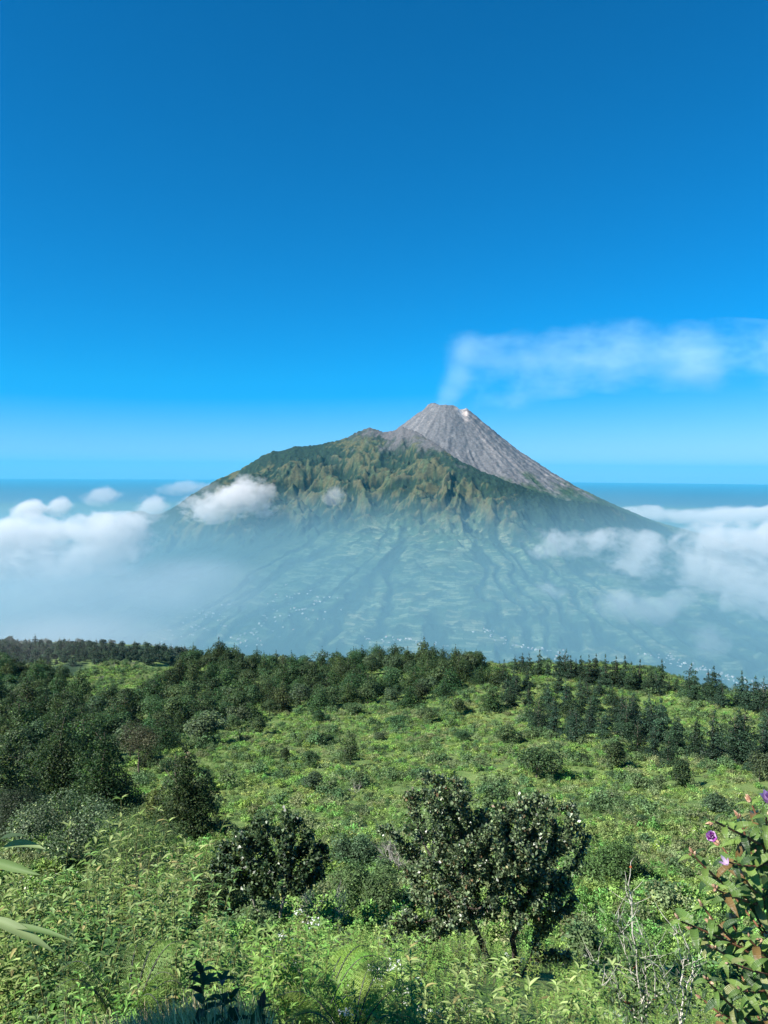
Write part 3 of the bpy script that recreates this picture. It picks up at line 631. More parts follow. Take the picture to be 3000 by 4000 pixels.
def scatter(poly, spacing, y0, y1, seed, dens=None, hole=None):
    """points on the ground, no two nearer than spacing, whose feet fall inside poly in the view"""
    g = np.random.default_rng(seed); pts = []; n = int((y1 * 1.25) * (y1 - y0) / (spacing ** 2) * 2.2)
    y = np.sqrt(g.random(n) * (y1 ** 2 - y0 ** 2) + y0 ** 2); x = (g.random(n) * 1.3 - 0.65) * y; z = ground(x, y)
    u, v = proj(np.stack([x, y, z], -1)); ok = inpoly(u, v, poly)
    if hole is not None: ok &= ~inpoly(u, v, hole)
    q = np.stack([x, y, z], -1)[ok]; cells = {}; out = []
    for p in q:
        s = spacing if not callable(spacing) else spacing(p)
        cx_, cy_ = int(p[0] // s), int(p[1] // s)
        if all((p[0] - o[0]) ** 2 + (p[1] - o[1]) ** 2 > s * s for i in (-1, 0, 1) for j in (-1, 0, 1) for o in cells.get((cx_ + i, cy_ + j), ())):
            cells.setdefault((cx_, cy_), []).append(p); out.append(p)
    return np.array(out)

# ------------------------------------------------------------------ forest on the left hill
DK = (0.026, 0.055, 0.022)
cyp = Kind([make_tree('cypress_tree', 'conifer', 200 + i, 8.0 + (i % 3) * .8, 7.4, 4600, 0.42, (0.027 + .005 * (i % 3), 0.060 + .007 * (i % 2), 0.022), tiers=6, pw=.42, low=.15, droop=.3, jit=.35, tip=(.075, .125, .04), tipw=.14) for i in range(5)])  # pale tip cards put sunlit edges into the crown colour
brd = Kind([make_tree('broadleaf_tree', 'round', 230 + i, 7.0, 7.2, 3000, 0.40, (0.036, 0.070, 0.028) if i != 2 else (0.060, 0.095, 0.050), m=13, base=.06, jit=.35, tip=(.09, .14, .05), tipw=.14) for i in range(5)])  # scattered paler cards mimic sun on these crowns too
fp = scatter(FOREST, 5.6, 95, 400, 41, hole=[(135, 1425), (400, 1405), (400, 1440), (345, 1500), (290, 1524), (150, 1520)])
nb = 0; nc_ = 0
order = np.argsort(fp[:, 1]); g = np.random.default_rng(5)
far_pts = []
for p in fp[order]:
    rz = g.random() * 6.28; s = (0.62 + 0.5 * g.random()) * (0.82 if p[1] < 170 else 1.0)
    u_, v_ = proj(p); lowpart = v_ > 1540
    isb = g.random() < (0.55 if lowpart else 0.42)
    if u_ < 175 and v_ < 1500 and g.random() < .35: continue
    if isb and nb < 295:
        brd.place(tuple(p - [0, 0, .2]), rz, (s * 1.05, s * 1.05, s * .9), 'rounded leafy tree among the dense forest left of the green meadow', 'broadleaf trees of the forest on the left hill'); nb += 1
    elif nc_ < 295:
        cyp.place(tuple(p - [0, 0, .2]), rz, s, 'dark green cypress-like tree among the dense forest on the left hill', 'dark conifers of the forest on the left hill'); nc_ += 1
    else: far_pts.append((p, rz, s))
print('forest', len(fp), nb, nc_, len(far_pts))

def stuff_instances(name, pts, rots, scales, pick, protos, seed=0):
    """one object of stuff: copies of the given meshes stood on the given points"""
    coll = bpy.data.collections.new(name + '_kit')
    for i, me_ in enumerate(protos):
        coll.objects.link(bpy.data.objects.new('%s_kit_%03d' % (name, i), me_))
    me = bpy.data.meshes.new(name); me.vertices.add(len(pts)); me.vertices.foreach_set('co', np.asarray(pts, np.float32).ravel())
    for nm, ty, arr in (('rot', 'FLOAT', rots), ('scl', 'FLOAT', scales), ('pick', 'INT', pick)):
        a = me.attributes.new(nm, ty, 'POINT'); a.data.foreach_set('value', np.asarray(arr, np.int32 if ty == 'INT' else np.float32))
    o = link(name, me); ng = bpy.data.node_groups.new(name, 'GeometryNodeTree')
    ng.interface.new_socket('Geometry', in_out='INPUT', socket_type='NodeSocketGeometry'); ng.interface.new_socket('Geometry', in_out='OUTPUT', socket_type='NodeSocketGeometry')
    N = ng.nodes; gi = N.new('NodeGroupInput'); go = N.new('NodeGroupOutput'); iop = N.new('GeometryNodeInstanceOnPoints'); ci = N.new('GeometryNodeCollectionInfo')
    ci.inputs['Collection'].default_value = coll; ci.inputs['Separate Children'].default_value = True; ci.inputs['Reset Children'].default_value = True
    def at(nm, ty):
        q = N.new('GeometryNodeInputNamedAttribute'); q.data_type = ty; q.inputs['Name'].default_value = nm; return q.outputs[0]
    cx_ = N.new('ShaderNodeCombineXYZ'); ng.links.new(at('rot', 'FLOAT'), cx_.inputs[2])
    ng.links.new(gi.outputs[0], iop.inputs['Points']); ng.links.new(ci.outputs[0], iop.inputs['Instance']); iop.inputs['Pick Instance'].default_value = True
    ng.links.new(at('pick', 'INT'), iop.inputs['Instance Index']); ng.links.new(cx_.outputs[0], iop.inputs['Rotation']); ng.links.new(at('scl', 'FLOAT'), iop.inputs['Scale'])
    ng.links.new(iop.outputs[0], go.inputs[0]); md = o.modifiers.new('scatter', 'NODES'); md.node_group = ng
    o['kind'] = 'stuff'; return o
if far_pts:
    cm_ = [o.children[0].data for o in cyp.o if o.children[0].name.startswith('crown')]
    q = stuff_instances('forest_mass', [p for p, _, _ in far_pts], [r for _, r, _ in far_pts], [s for _, _, s in far_pts], g.integers(0, len(cm_), len(far_pts)), cm_)
    tag(q, 'solid mass of dark forest crowns running back to the hill crest')

# far misty ridge at the left: small pines
rp = Kind([make_tree('ridge_tree', 'conifer' if i < 2 else 'round', 260 + i, 9.5 - i, 5.5 + i, 800, 0.8, (0.026, 0.05, 0.028), **(dict(tiers=5, low=.2, pw=.45) if i < 2 else {})) for i in range(4)])
pts = scatter([(-60, 1385), (60, 1396), (170, 1395), (345, 1404), (420, 1416), (420, 1436), (0, 1440), (-60, 1440)], 9.5, 640, 1010, 51)
pts = pts[np.argsort(pts[:, 1])][::-1][:290]
for p in pts:
    rp.place(tuple(p - [0, 0, .3]), g.random() * 6.28, (.8 + .6 * g.random()), 'hazy blue green tree on the far misty ridge at the left', 'hazy trees on the far left ridge')
pts = scatter([(-60, 1385), (60, 1396), (170, 1395), (345, 1404), (420, 1416), (420, 1436), (0, 1440), (-60, 1440)], 6.5, 640, 1010, 52)
pts = pts[fbm(pts[:, 0] / 70, pts[:, 1] / 70, 2, 140) > -.25][:1500]
q = stuff_instances('ridge_wood', pts, g.random(len(pts)) * 6.28, .6 + .5 * g.random(len(pts)), g.integers(0, 4, len(pts)), [o_.children[0].data if o_.children[0].name.startswith('crown') else o_.children[1].data for o_ in rp.o])
tag(q, 'hazy low woodland filling the far ridge at the left between its taller trees')
# ------------------------------------------------------------------ pines on the right
pin = Kind([make_tree('pine_tree', 'conifer', 280 + i, 8.6 + .5 * i, 4.3 + .7 * (i % 3), 4600, 0.34, (0.028, 0.060, 0.032), tiers=6, pw=.48, low=.06, jit=.35, fat=.42) for i in range(4)])
gp = scatter(GROVE, 4.4, 100, 260, 61)
for p in gp:
    if g.random() < .28: continue
    u_, v_ = proj(p)
    pin.place(tuple(p - [0, 0, .2]), g.random() * 6.28, (.5 + .4 * g.random()), 'dark slender pine in the grove running down the right side of the hill', 'pines of the grove on the right slope')
for u_, v_, s in [(1112, 1447, .65), (1128, 1449, .7), (1142, 1452, .7), (1165, 1455, .8), (1183, 1456, .55), (1208, 1458, .85), (1222, 1459, .9)] + [(1232 + 9.5 * i + 3 * math.sin(i * 7), 1462 + i * 1.6 + 4 * math.sin(i * 5), .72 + .2 * math.sin(i * 3.3)) for i in range(20)] + [(1428, 1484, .85), (1445, 1490, .45), (1462, 1492, .5), (1492, 1503, 1.0), (1500, 1512, .8), (1528, 1508, .9), (1540, 1512, 1.0), (1556, 1522, .7), (1600, 1518, .85), (1612, 1524, .8), (1630, 1530, .9), (1648, 1534, .9)]:
    p = hit(u_, v_ + 6); pin.place(tuple(p - [0, 0, .2]), g.random() * 6.28, s, 'slender dark pine standing on the crest of the right hill against the haze', 'pines along the crest of the right hill')
for u_, v_, s in [(1078, 1482, (1.15, 1.15, .95)), (1040, 1478, (.9, .9, .9)), (885, 1528, (1.0, 1.0, .85)), (1062, 1535, (1.0, 1.0, .8)), (905, 1500, (.9, .9, .8)), (960, 1510, (1, 1, .7)), (800, 1500, (1, 1, .7)), (1010, 1470, (1, 1, .7))]:
    p = hit(u_, v_); cyp.place(tuple(p - [0, 0, .2]), g.random() * 6.28, tuple(.85 * q_ for q_ in s), 'bushy dark cypress standing at the forest edge beside the open slope', 'bushy conifers at the forest edge')
for u_, v_, w_, h_ in [(617, 1646, 30, 32), (670, 1660, 44, 36), (678, 1710, 56, 38), (757, 1660, 42, 66), (1160, 1682, 90, 70), (1330, 1662, 62, 58), (1095, 1610, 60, 40), (440, 1612, 105, 66), (1235, 1560, 50, 40),
                       (860, 1575, 46, 30), (930, 1560, 44, 30), (990, 1545, 40, 36), (820, 1600, 30, 18), (1000, 1600, 36, 20), (1260, 1650, 30, 24), (560, 1585, 50, 36), (1470, 1700, 60, 50), (1640, 1690, 50, 60), (1560, 1500, 30, 20), (760, 1545, 40, 28),
                       (690, 1560, 40, 26), (1390, 1790, 50, 26), (1545, 1760, 60, 40), (1180, 1760, 50, 24), (780, 1760, 40, 20), (700, 1605, 36, 24)]:
    p = hit(u_, v_); dd = np.linalg.norm(p) / FPX
    brd.place(tuple(p - [0, 0, .15]), g.random() * 6.28, (w_ * dd / 7.2, w_ * dd / 7.2, h_ * dd / 7.0), 'dark rounded bush standing alone on the open green slope', 'dark bushes dotted over the open slope')
# dead grey shrubs
def make_dead(name, seed, h, n0=9, k=3):
    gg = np.random.default_rng(seed); parts = []
    def br(p, d, l, r, lev):
        q = p + d * l * .5 + gg.normal(size=3) * l * .06; e_ = q + unit(d + gg.normal(size=3) * .2) * l * .5
        parts.append(tube([p, q, e_], [r, r * .75, r * .45], 4 if lev else 5))
        if lev < 3:
            for i in range(k if lev else k + 1):
                f = .35 + .65 * gg.random(); s_ = p + (e_ - p) * f; br(s_, unit(d + gg.normal(size=3) * .55 + [0, 0, .15]), l * (.45 + .3 * gg.random()), r * .5, lev + 1)
    for i in range(n0):
        a = gg.random() * 6.28; br(np.zeros(3), unit(np.array([math.cos(a) * .6, math.sin(a) * .6, .9])), h * (.5 + .3 * gg.random()), h * .012, 0)
    V, F = join(parts); e = empty(name); link('branches', mesh_np('branches', V, F, [M_grey], smooth=True), e); e['category'] = 'shrub'; e['label'] = ''; return e
dead = Kind([make_dead('dead_shrub', 300 + i, 1.6, 5) for i in range(2)])
for u_, v_, h_ in [(840, 1475, 2.6), (700, 1475, 2.4), (510, 1520, 2.4), (1120, 1560, 2), (1240, 1600, 2), (740, 1545, 1.6), (770, 1715, 1.6), (1560, 1640, 2), (1420, 1600, 2.2), (960, 1790, .8), (1640, 1500, 3), (1615, 1512, 3), (245, 1445, 3), (330, 1437, 3), (285, 1440, 2.6), (220, 1470, 2.5), (350, 1430, 3)]:
    p = hit(u_, v_); dead.place(tuple(p - [0, 0, .1]), g.random() * 6.28, h_ / 1.6, 'leafless grey shrub among green bushes on the hillside', 'leafless shrubs on the hillside')

# ------------------------------------------------------------------ the five dark trees at lower left
def photo_tree(name, kind, u_, vb, wpx, hpx, seed, n, size, col, label, **kw):
    p = hit(u_, vb); dd = np.linalg.norm(p) / FPX; e = make_tree(name, kind, seed, hpx * dd, wpx * dd, n, size, col, label, **kw); put(e, tuple(p - [0, 0, .1]), 0, 1); return e
CE = dict(tip=(.085, .125, .035), tipw=.16, tiers=9, pw=.55, low=.05, droop=.45, jit=.35, asp=.5)  # the tip colour paints sunlit edges onto the dark cedars
photo_tree('cedar_tree', 'conifer', 222, 1765, 125, 178, 401, 28000, .22, (0.025, 0.054, 0.017), 'tall cone-shaped dark cedar right of the darkest mass at lower left', **CE)
photo_tree('cedar_tree', 'conifer', 402, 1815, 125, 185, 402, 30000, .19, (0.028, 0.058, 0.018), 'olive cedar standing by itself at the left edge of the open slope', **CE)
photo_tree('cedar_tree', 'conifer', 130, 1740, 130, 185, 403, 28000, .22, (0.020, 0.045, 0.015), 'broad dark cedar left of the cone-shaped one', **CE)
photo_tree('cedar_tree', 'conifer', 20, 1810, 130, 180, 404, 24000, .21, (0.020, 0.043, 0.018), 'dark cedar cut by the left edge of the photo', **CE)
photo_tree('cedar_tree', 'conifer', 338, 1800, 76, 90, 405, 8000, .19, (0.050, 0.075, 0.018), 'small olive cedar tucked against the left side of a larger one', **CE)
photo_tree('open_tree', 'round', 300, 1674, 86, 98, 406, 5200, .17, (0.055, 0.062, 0.034), 'thin brownish tree with a bare lit trunk beside the dark cedars', m=13, base=.32, squash=.7)

# ------------------------------------------------------------------ ground cover of the open slope
def clump(seed, r, h, n, size, col, tip=(1, 1, 1), tipw=0.0, spiky=0.0, lob=6):
    gg = np.random.default_rng(seed); L = [(gg.normal() * r * .4, gg.normal() * r * .4, h * (.3 + .35 * gg.random()), r * (.35 + .25 * gg.random()), r * (.35 + .25 * gg.random()), h * (.3 + .2 * gg.random())) for _ in range(lob)]
    V, F, cc = crown(L, n, size, col, seed=seed, tip=tip, tipw=tipw, jit=.3, shell=.6, flat=.3 if spiky else .5, asp=.45 if spiky else .6, up=np.array([[0, 0, 1.]]) if spiky else None)
    return mesh_np('clump', V, F, [M_leaf], cc)
G1, G2, G3, G4 = (0.195, 0.325, 0.080), (0.150, 0.280, 0.070), (0.225, 0.300, 0.100), (0.085, 0.145, 0.060)
far_kit = [clump(500, .62, .8, 200, .17, G1, spiky=1), clump(501, .62, .75, 200, .17, G2, spiky=1), clump(502, .7, .4, 200, .16, G3, spiky=1), clump(503, .9, 1.5, 300, .19, G4),
           clump(504, .6, .8, 190, .16, G1, (.62, .62, .52), .05, 1), clump(505, .8, .9, 220, .17, (0.165, 0.205, 0.095)), clump(506, .55, .7, 180, .16, (.12, .20, .06), spiky=1)]
mid_kit = [clump(510, .5, .75, 420, .11, G1, spiky=1), clump(511, .5, .7, 420, .11, G2, spiky=1), clump(512, .5, .55, 400, .10, G3, spiky=1), clump(513, .6, .95, 520, .11, G4),
           clump(514, .45, .75, 420, .10, G1, (.62, .62, .52), .06, 1), clump(515, .55, .8, 420, .10, (0.18, 0.22, 0.10)), clump(516, .45, .7, 420, .10, G2, spiky=1)]
def cover(name, label, kit, y0, y1, dens, seed, smul=1.0, sgrow=0.0):
    g = np.random.default_rng(seed); n = int(0.5 * 1.3 * (y1 ** 2 - y0 ** 2) * dens)
    y = np.sqrt(g.random(n) * (y1 ** 2 - y0 ** 2) + y0 ** 2); x = (g.random(n) * 1.3 - .65) * y; z = ground(x, y); u, v = proj(np.stack([x, y, z], -1))
    f = inpoly(u, v, FOREST) & ~inpoly(u, v, PATCH); keep = ~(f & (g.random(n) < .75)); keep &= (u > -120) & (u < 1780) & (v < 2420)
    path = (np.abs(u - (403 + 5 * np.sin(v / 6))) < 5.5) & (v > 1610) & (v < 1655); keep &= ~path
    patch = fbm(x / 16, y / 16, 3, 120); bare = fbm(x / 8, y / 8, 3, 123) > .42; keep &= ~(bare & (g.random(n) < .8))
    x, y, z, patch, f = x[keep], y[keep], z[keep], patch[keep], f[keep]; n = len(x); q = g.random(n)
    n5 = fbm(x / 9, y / 9, 2, 125); pick = np.where(q < .30, 0, np.where(q < .52, 1, np.where(q < .70, 2, np.where(q < .76, 3, np.where(q < .80, 4, np.where(q < .86, 5, 6))))))
    pick = np.where((patch > .2) & (q < .75), 2, pick); pick = np.where((patch < -.25) & (q < .7), 6, pick); pick = np.where((fbm(x / 22, y / 11, 3, 127) > .45) & (q < .55), 5, pick); pick = np.where((n5 > .55) & (q < .6), 4, pick); pick = np.where((n5 < -.55) & (q < .6), 3, pick)
    s = (.45 + .9 * g.random(n) ** 2) * smul * (1 + sgrow * y) * (1 + .35 * np.clip(fbm(x / 5, y / 5, 2, 126), -1, 1)); s = np.where(pick == 3, s * 1.15, s)
    o = stuff_instances(name, np.stack([x, y, z - .05], -1), g.random(n) * 6.28, s, pick, kit); tag(o, label); print(name, n); return o
cover('meadow_scrub', 'bright green scrub and herbs covering the open slope and far patch', far_kit, 62, 420, 1.5, 71, .78, 0.0012)
cover('slope_herbs', 'knee-high green herbs and small shrubs on the nearer slope', mid_kit, 21, 64, 2.6, 72)
# ================================================================== THE FOREGROUND
def leaves(base, dr, nrm, length, width, curl=0.25, fold=0.25):
    """curved, folded leaves of eight triangles: base point, direction, face normal"""
    n = len(base); dr = unit(dr); nrm = unit(nrm - dr * np.sum(nrm * dr, 1)[:, None]); b = np.cross(dr, nrm)
    L = np.broadcast_to(length, (n,))[:, None]; Wd = np.broadcast_to(width, (n,))[:, None]; cu = np.broadcast_to(curl, (n,))[:, None]
    def mid(f): return base + dr * L * (f - .12 * cu * f * f) - nrm * L * cu * f * f
    m0, m1, m2, m3 = mid(0), mid(.33), mid(.68), mid(1.0)
    l1, r1 = m1 + b * Wd * .5 + nrm * Wd * fold, m1 - b * Wd * .5 + nrm * Wd * fold
    l2, r2 = m2 + b * Wd * .42 + nrm * Wd * fold, m2 - b * Wd * .42 + nrm * Wd * fold
    V = np.stack([m0, m1, m2, m3, l1, l2, r1, r2], 1).reshape(-1, 3)
    T = np.array([(0, 4, 1), (0, 1, 6), (4, 5, 2), (4, 2, 1), (1, 2, 7), (1, 7, 6), (5, 3, 2), (2, 3, 7)])
    return V, (np.arange(n)[:, None, None] * 8 + T[None]).reshape(-1, 3)
def leafcol(n, g, cols, w, jit=.25, k=8):
    i = g.choice(len(cols), n, p=np.array(w) / sum(w)); c = np.array(cols)[i] * (1 + jit * g.normal(size=(n, 1))).clip(.4, 1.8); return np.repeat(c, k, 0)
M_herb = leaf_mat('herb_leaf', .32, .5, .3, .2, .02); M_big = leaf_mat('broad_leaf', .25, .6, .2, .05, .005)
M_stem = bark_mat('green_stem', (0.08, 0.10, 0.03), (0.16, 0.15, 0.06)); M_red = bark_mat('red_stem', (0.12, 0.05, 0.03), (0.22, 0.11, 0.06), 30)
M_white = bark_mat('pale_twig', (0.34, 0.32, 0.27), (0.60, 0.57, 0.50), 20)

# ---- branching by space colonisation for the two leafy trees
def colonise(stems, attr_pts, step, kill, infl, seed, iters=220):
    """stems: list of polylines (N,3) already grown. returns nodes, parents"""
    P_, par = [], []
    for s in stems:
        first = len(P_)
        d = [s[0]]
        for a, b in zip(s[:-1], s[1:]):
            m = max(1, int(np.linalg.norm(b - a) / step)); d += [a + (b - a) * (i + 1) / m for i in range(m)]
        for i, q in enumerate(d): P_.append(q); par.append(-1 if i == 0 else first + i - 1)
    Pn = np.array(P_); par = list(par); A_ = attr_pts.copy(); near = np.full(len(A_), -1); nd = np.full(len(A_), 1e9)
    def upd(idx0, Pn, A_, near, nd):
        D_ = np.linalg.norm(A_[:, None] - Pn[None, idx0:], axis=2); j = D_.argmin(1); dm = D_[np.arange(len(A_)), j]; m = dm < nd
        near[m] = j[m] + idx0; nd[m] = dm[m]
    upd(0, Pn, A_, near, nd); g = np.random.default_rng(seed)
    for it in range(iters):
        act = nd < infl * (1 + it * 0.02)
        if not act.any(): break
        dirs = {}
        for a in np.nonzero(act)[0]: dirs.setdefault(near[a], []).append(unit(A_[a] - Pn[near[a]]))
        new = []
        for k_, ds in dirs.items():
            d = unit(np.sum(ds, 0) + g.normal(size=3) * .25 + [0, 0, .05]); new.append(Pn[k_] + d * step); par.append(k_)
        i0 = len(Pn); Pn = np.concatenate([Pn, new]); upd(i0, Pn, A_, near, nd)
        keep = nd > kill; A_, near, nd = A_[keep], near[keep], nd[keep]
        if len(A_) < 3 or len(Pn) > 6000: break
    return Pn, np.array(par)
def hero(name, label, y0, stems, lobes, dens, leafn, lsize, seed, cols, w, r_tip=.0085, step=.16, depth_k=.8, leafmat=None, leaf_lobes=None):
    """lobes (u, v, hu, hv, dy) in photo units at depth y0"""
    g = np.random.default_rng(seed); k = y0 / FPX; A_ = []
    for (u, v, hu, hv, dy) in lobes:
        c = P(u, v, y0 + dy); s = np.array([hu * k, min(hu, 130) * k * depth_k, hv * k]); m = int(dens * s[0] * s[1] * s[2] * 4.2) + 25
        q = unit(g.normal(size=(m, 3))) * (g.random((m, 1)) ** .28); A_.append(c + q * s)
    A_ = np.concatenate(A_); st = [np.array([P(u, v, y0 + dy) for (u, v, dy) in s]) for s in stems]
    N_, par = colonise(st, A_, step, step * 1.7, step * 9, seed)
    cnt = np.zeros(len(N_)); ch = np.bincount(par[par >= 0], minlength=len(N_))
    cnt[ch == 0] = 1
    for i in range(len(N_) - 1, -1, -1):
        if par[i] >= 0: cnt[par[i]] += cnt[i]
    rad = r_tip * cnt ** .46
    parts = []
    N2 = N_ + g.normal(size=N_.shape) * step * .09
    for i in range(len(N_)):
        if par[i] >= 0:
            j = par[i]; a, b = N2[j], N2[i]; ra, rb = min(rad[j], rad[i] * 1.25), rad[i]; parts.append(tube(np.array([a, b]), [ra, rb], 7 if rb > .02 else 4))
    V, F = join(parts); org = N_[0].copy(); e = empty(name, tuple(org))
    link('trunk', mesh_np('trunk', V - org, F, [leafmat or M_dark], smooth=True), e)
    tw = np.nonzero((cnt <= 5))[0]; sel = tw[g.integers(0, len(tw), leafn)]; base = N2[sel] + g.normal(size=(leafn, 3)) * step * .35
    out = unit(base - N_.mean(0)); dr = unit(out * .5 + g.normal(size=(leafn, 3)) * .8 + [0, 0, .15]); nr = unit(g.normal(size=(leafn, 3)) * .8 + [0, 0, .7] + out * .4)
    ls = lsize * (.6 + .7 * g.random(leafn)); c = base + dr * ls[:, None] * .5
    V, F = cards(c, unit(nr - dr * np.sum(nr * dr, 1)[:, None]), ls, .62, .2, up=dr, g=g)
    link('crown', mesh_np('crown', V - org, F, [M_gloss], leafcol(leafn, g, cols, w, .3, 4)), e)
    tag(e, label, 'tree'); return e
M_dark = bark_mat('dark_bark', (0.022, 0.018, 0.014), (0.10, 0.085, 0.07), 9)
LEAFC = [(0.105, 0.155, 0.070), (0.175, 0.22, 0.115), (0.035, 0.058, 0.032), (0.20, 0.19, 0.10), (0.14, 0.09, 0.05)]
hero('gnarled_tree', 'large gnarled tree with small leathery leaves and two dark leaning trunks', 17.0,
     [[(1104, 2205, .1), (1092, 2175, 0), (1083, 2143, 0), (1058, 2075, .1), (1030, 2015, 0), (1010, 1960, -.2)], [(1104, 2205, .1), (1122, 2180, .2), (1123, 2128, .2), (1112, 2075, .1), (1108, 2030, .2), (1128, 1975, .3), (1150, 1900, .5)], [(1123, 2128, .2), (1150, 2060, .0), (1165, 2000, -.1)]],
     [(953, 1722, 80, 66, 0), (985, 1770, 70, 50, .2), (1180, 1772, 95, 56, .4), (1130, 1750, 50, 36, 0), (1050, 1870, 150, 95, 0), (1065, 1812, 80, 50, .1), (1110, 1850, 90, 60, .2), (1190, 1930, 70, 60, .1), (1072, 1835, 105, 75, -.5), (995, 1835, 90, 65, -.4), (1120, 1945, 85, 45, -.3), (1075, 1770, 45, 40, 0), (930, 1850, 80, 60, .2), (838, 1796, 36, 26, .3), (900, 1780, 40, 30, 0), (1245, 1810, 46, 34, .3), (1180, 1890, 70, 55, .2),
      (880, 2010, 74, 36, -.4), (960, 1960, 100, 55, -.2), (1185, 1965, 50, 60, 0), (1215, 2060, 30, 26, .3)],
     60, 46000, .085, 21, LEAFC, [5, 4, 5, .45, .5])
hero('round_tree', 'smaller rounded dark tree with a pale lit trunk left of the gnarled one', 25.0,
     [[(598, 2060, 0), (600, 2020, 0), (604, 1985, 0), (612, 1950, 0)], [(598, 2022, 0), (580, 1995, .1), (552, 1962, .2)]],
     [(590, 1812, 95, 46, 0), (535, 1845, 75, 45, .2), (650, 1848, 70, 46, 0), (490, 1880, 48, 36, 0), (590, 1888, 105, 46, -.3), (592, 1850, 80, 50, 0), (682, 1860, 36, 34, .2), (545, 1908, 50, 24, .2), (650, 1900, 46, 26, .2)],
     20, 15000, .13, 22, [(0.050, 0.090, 0.038), (0.085, 0.130, 0.055), (0.018, 0.040, 0.019), (0.16, 0.18, 0.06)], [5, 3, 5, .35], r_tip=.008, step=.2, leafmat=bark_mat('pale_bark', (0.10, 0.085, 0.07), (0.38, 0.35, 0.31), 7))

# ---- near herb kit
def herb(seed, stems, h, ll, lw, cols, w, spread=.35, nl=14, flower=None, name='herb', lean=.3, tipcluster=True):
    g = np.random.default_rng(seed); parts = []; LB, LD, LN, LL = [], [], [], []; FL = []
    for i in range(stems):
        a = g.random() * 6.28; q = g.random() ** .6 * spread; b = np.array([math.cos(a) * q, math.sin(a) * q, -.05]); hh = h * (.55 + .55 * g.random())
        tip = b + np.array([math.cos(a) * lean * hh * (.3 + q), math.sin(a) * lean * hh * (.3 + q), hh]) + np.append(g.normal(size=2) * .05 * h, 0)
        f = np.linspace(0, 1, 5)[:, None]; pts = b + (tip - b) * f + np.array([0, 0, .08 * hh]) * np.sin(f * 3.14); parts.append(tube(pts, np.linspace(.006, .002, 5) * min(1.0, h / .7), 4))
        fs = np.concatenate([.25 + .7 * (np.arange(nl) / nl), np.full(5, 1.0)]) if tipcluster else .15 + .85 * (np.arange(nl) / nl)
        for k, ff in enumerate(fs):
            p_ = b + (tip - b) * ff + np.array([0, 0, .08 * hh]) * math.sin(ff * 3.14); az = k * 2.4 + g.normal() * .3
            LB.append(p_); el = .15 + .5 * ff + g.normal() * .2; LD.append([math.cos(az) * math.cos(el), math.sin(az) * math.cos(el), math.sin(el)]); LN.append([-math.cos(az) * .3, -math.sin(az) * .3, 1]); LL.append(ll * (.55 + .6 * g.random()) * (1.1 - .35 * ff))
        if flower and g.random() < flower[0]: FL.append(tip)
    n = len(LB); LL = np.array(LL); V, F = leaves(np.array(LB), np.array(LD), np.array(LN), LL, LL * lw, .35 + .25 * g.random(n)); cc = leafcol(n, g, cols, w)
    mi = np.zeros(len(F), int); Vs, Fs = join(parts); Ft = np.concatenate([Fs[:, [0, 1, 2]], Fs[:, [0, 2, 3]]]); F = np.concatenate([F, Ft + len(V)]); mi = np.concatenate([mi, np.ones(len(Ft), int)]); V = np.concatenate([V, Vs]); cc = np.concatenate([cc, np.full((len(Vs), 3), .1)])
    if FL:
        fl = np.repeat(np.array(FL), 26, 0) + g.normal(size=(26 * len(FL), 3)) * [.035, .035, .014]; Vf, Ff = cards(fl, unit(g.normal(size=fl.shape) * .4 + [0, 0, 1]), .026, .8, .1, g=g)
        Ff = np.concatenate([Ff[:, [0, 1, 2]], Ff[:, [0, 2, 3]]]); F = np.concatenate([F, Ff + len(V)]); mi = np.concatenate([mi, np.zeros(len(Ff), int)]); V = np.concatenate([V, Vf]); cc = np.concatenate([cc, np.full((len(Vf), 3), .72)])
    return V, F, cc, mi
def herb_mesh(*a, **k):
    V, F, cc, mi = herb(*a, **k); return mesh_np('herb', V, F, [M_herb, M_stem], cc, mi=mi)
LG = [(0.18, 0.31, 0.065), (0.13, 0.25, 0.05), (0.24, 0.35, 0.10), (0.27, 0.28, 0.11)]
near_kit = [herb_mesh(600, 9, .62, .085, .30, LG, [4, 4, 3, .6], .32, 16), herb_mesh(601, 10, .55, .075, .34, LG, [3, 6, 2, .3], .35, 16), herb_mesh(602, 8, .75, .10, .24, LG, [4, 2, 5, 1], .3, 18),
            herb_mesh(603, 12, .42, .055, .45, LG, [2, 6, 1, .3], .36, 14), herb_mesh(604, 9, .6, .075, .3, LG, [4, 4, 3, .5], .32, 14, flower=(.35,)), herb_mesh(605, 9, .7, .08, .3, [(0.09, 0.12, 0.06), (0.13, 0.15, 0.08), (0.05, 0.09, 0.04)], [2, 2, 3], .36, 16),
            herb_mesh(606, 14, .5, .16, .10, [(0.16, 0.2, 0.07), (0.24, 0.22, 0.11), (0.08, 0.13, 0.04)], [3, 2, 2], .2, 7, tipcluster=False)]
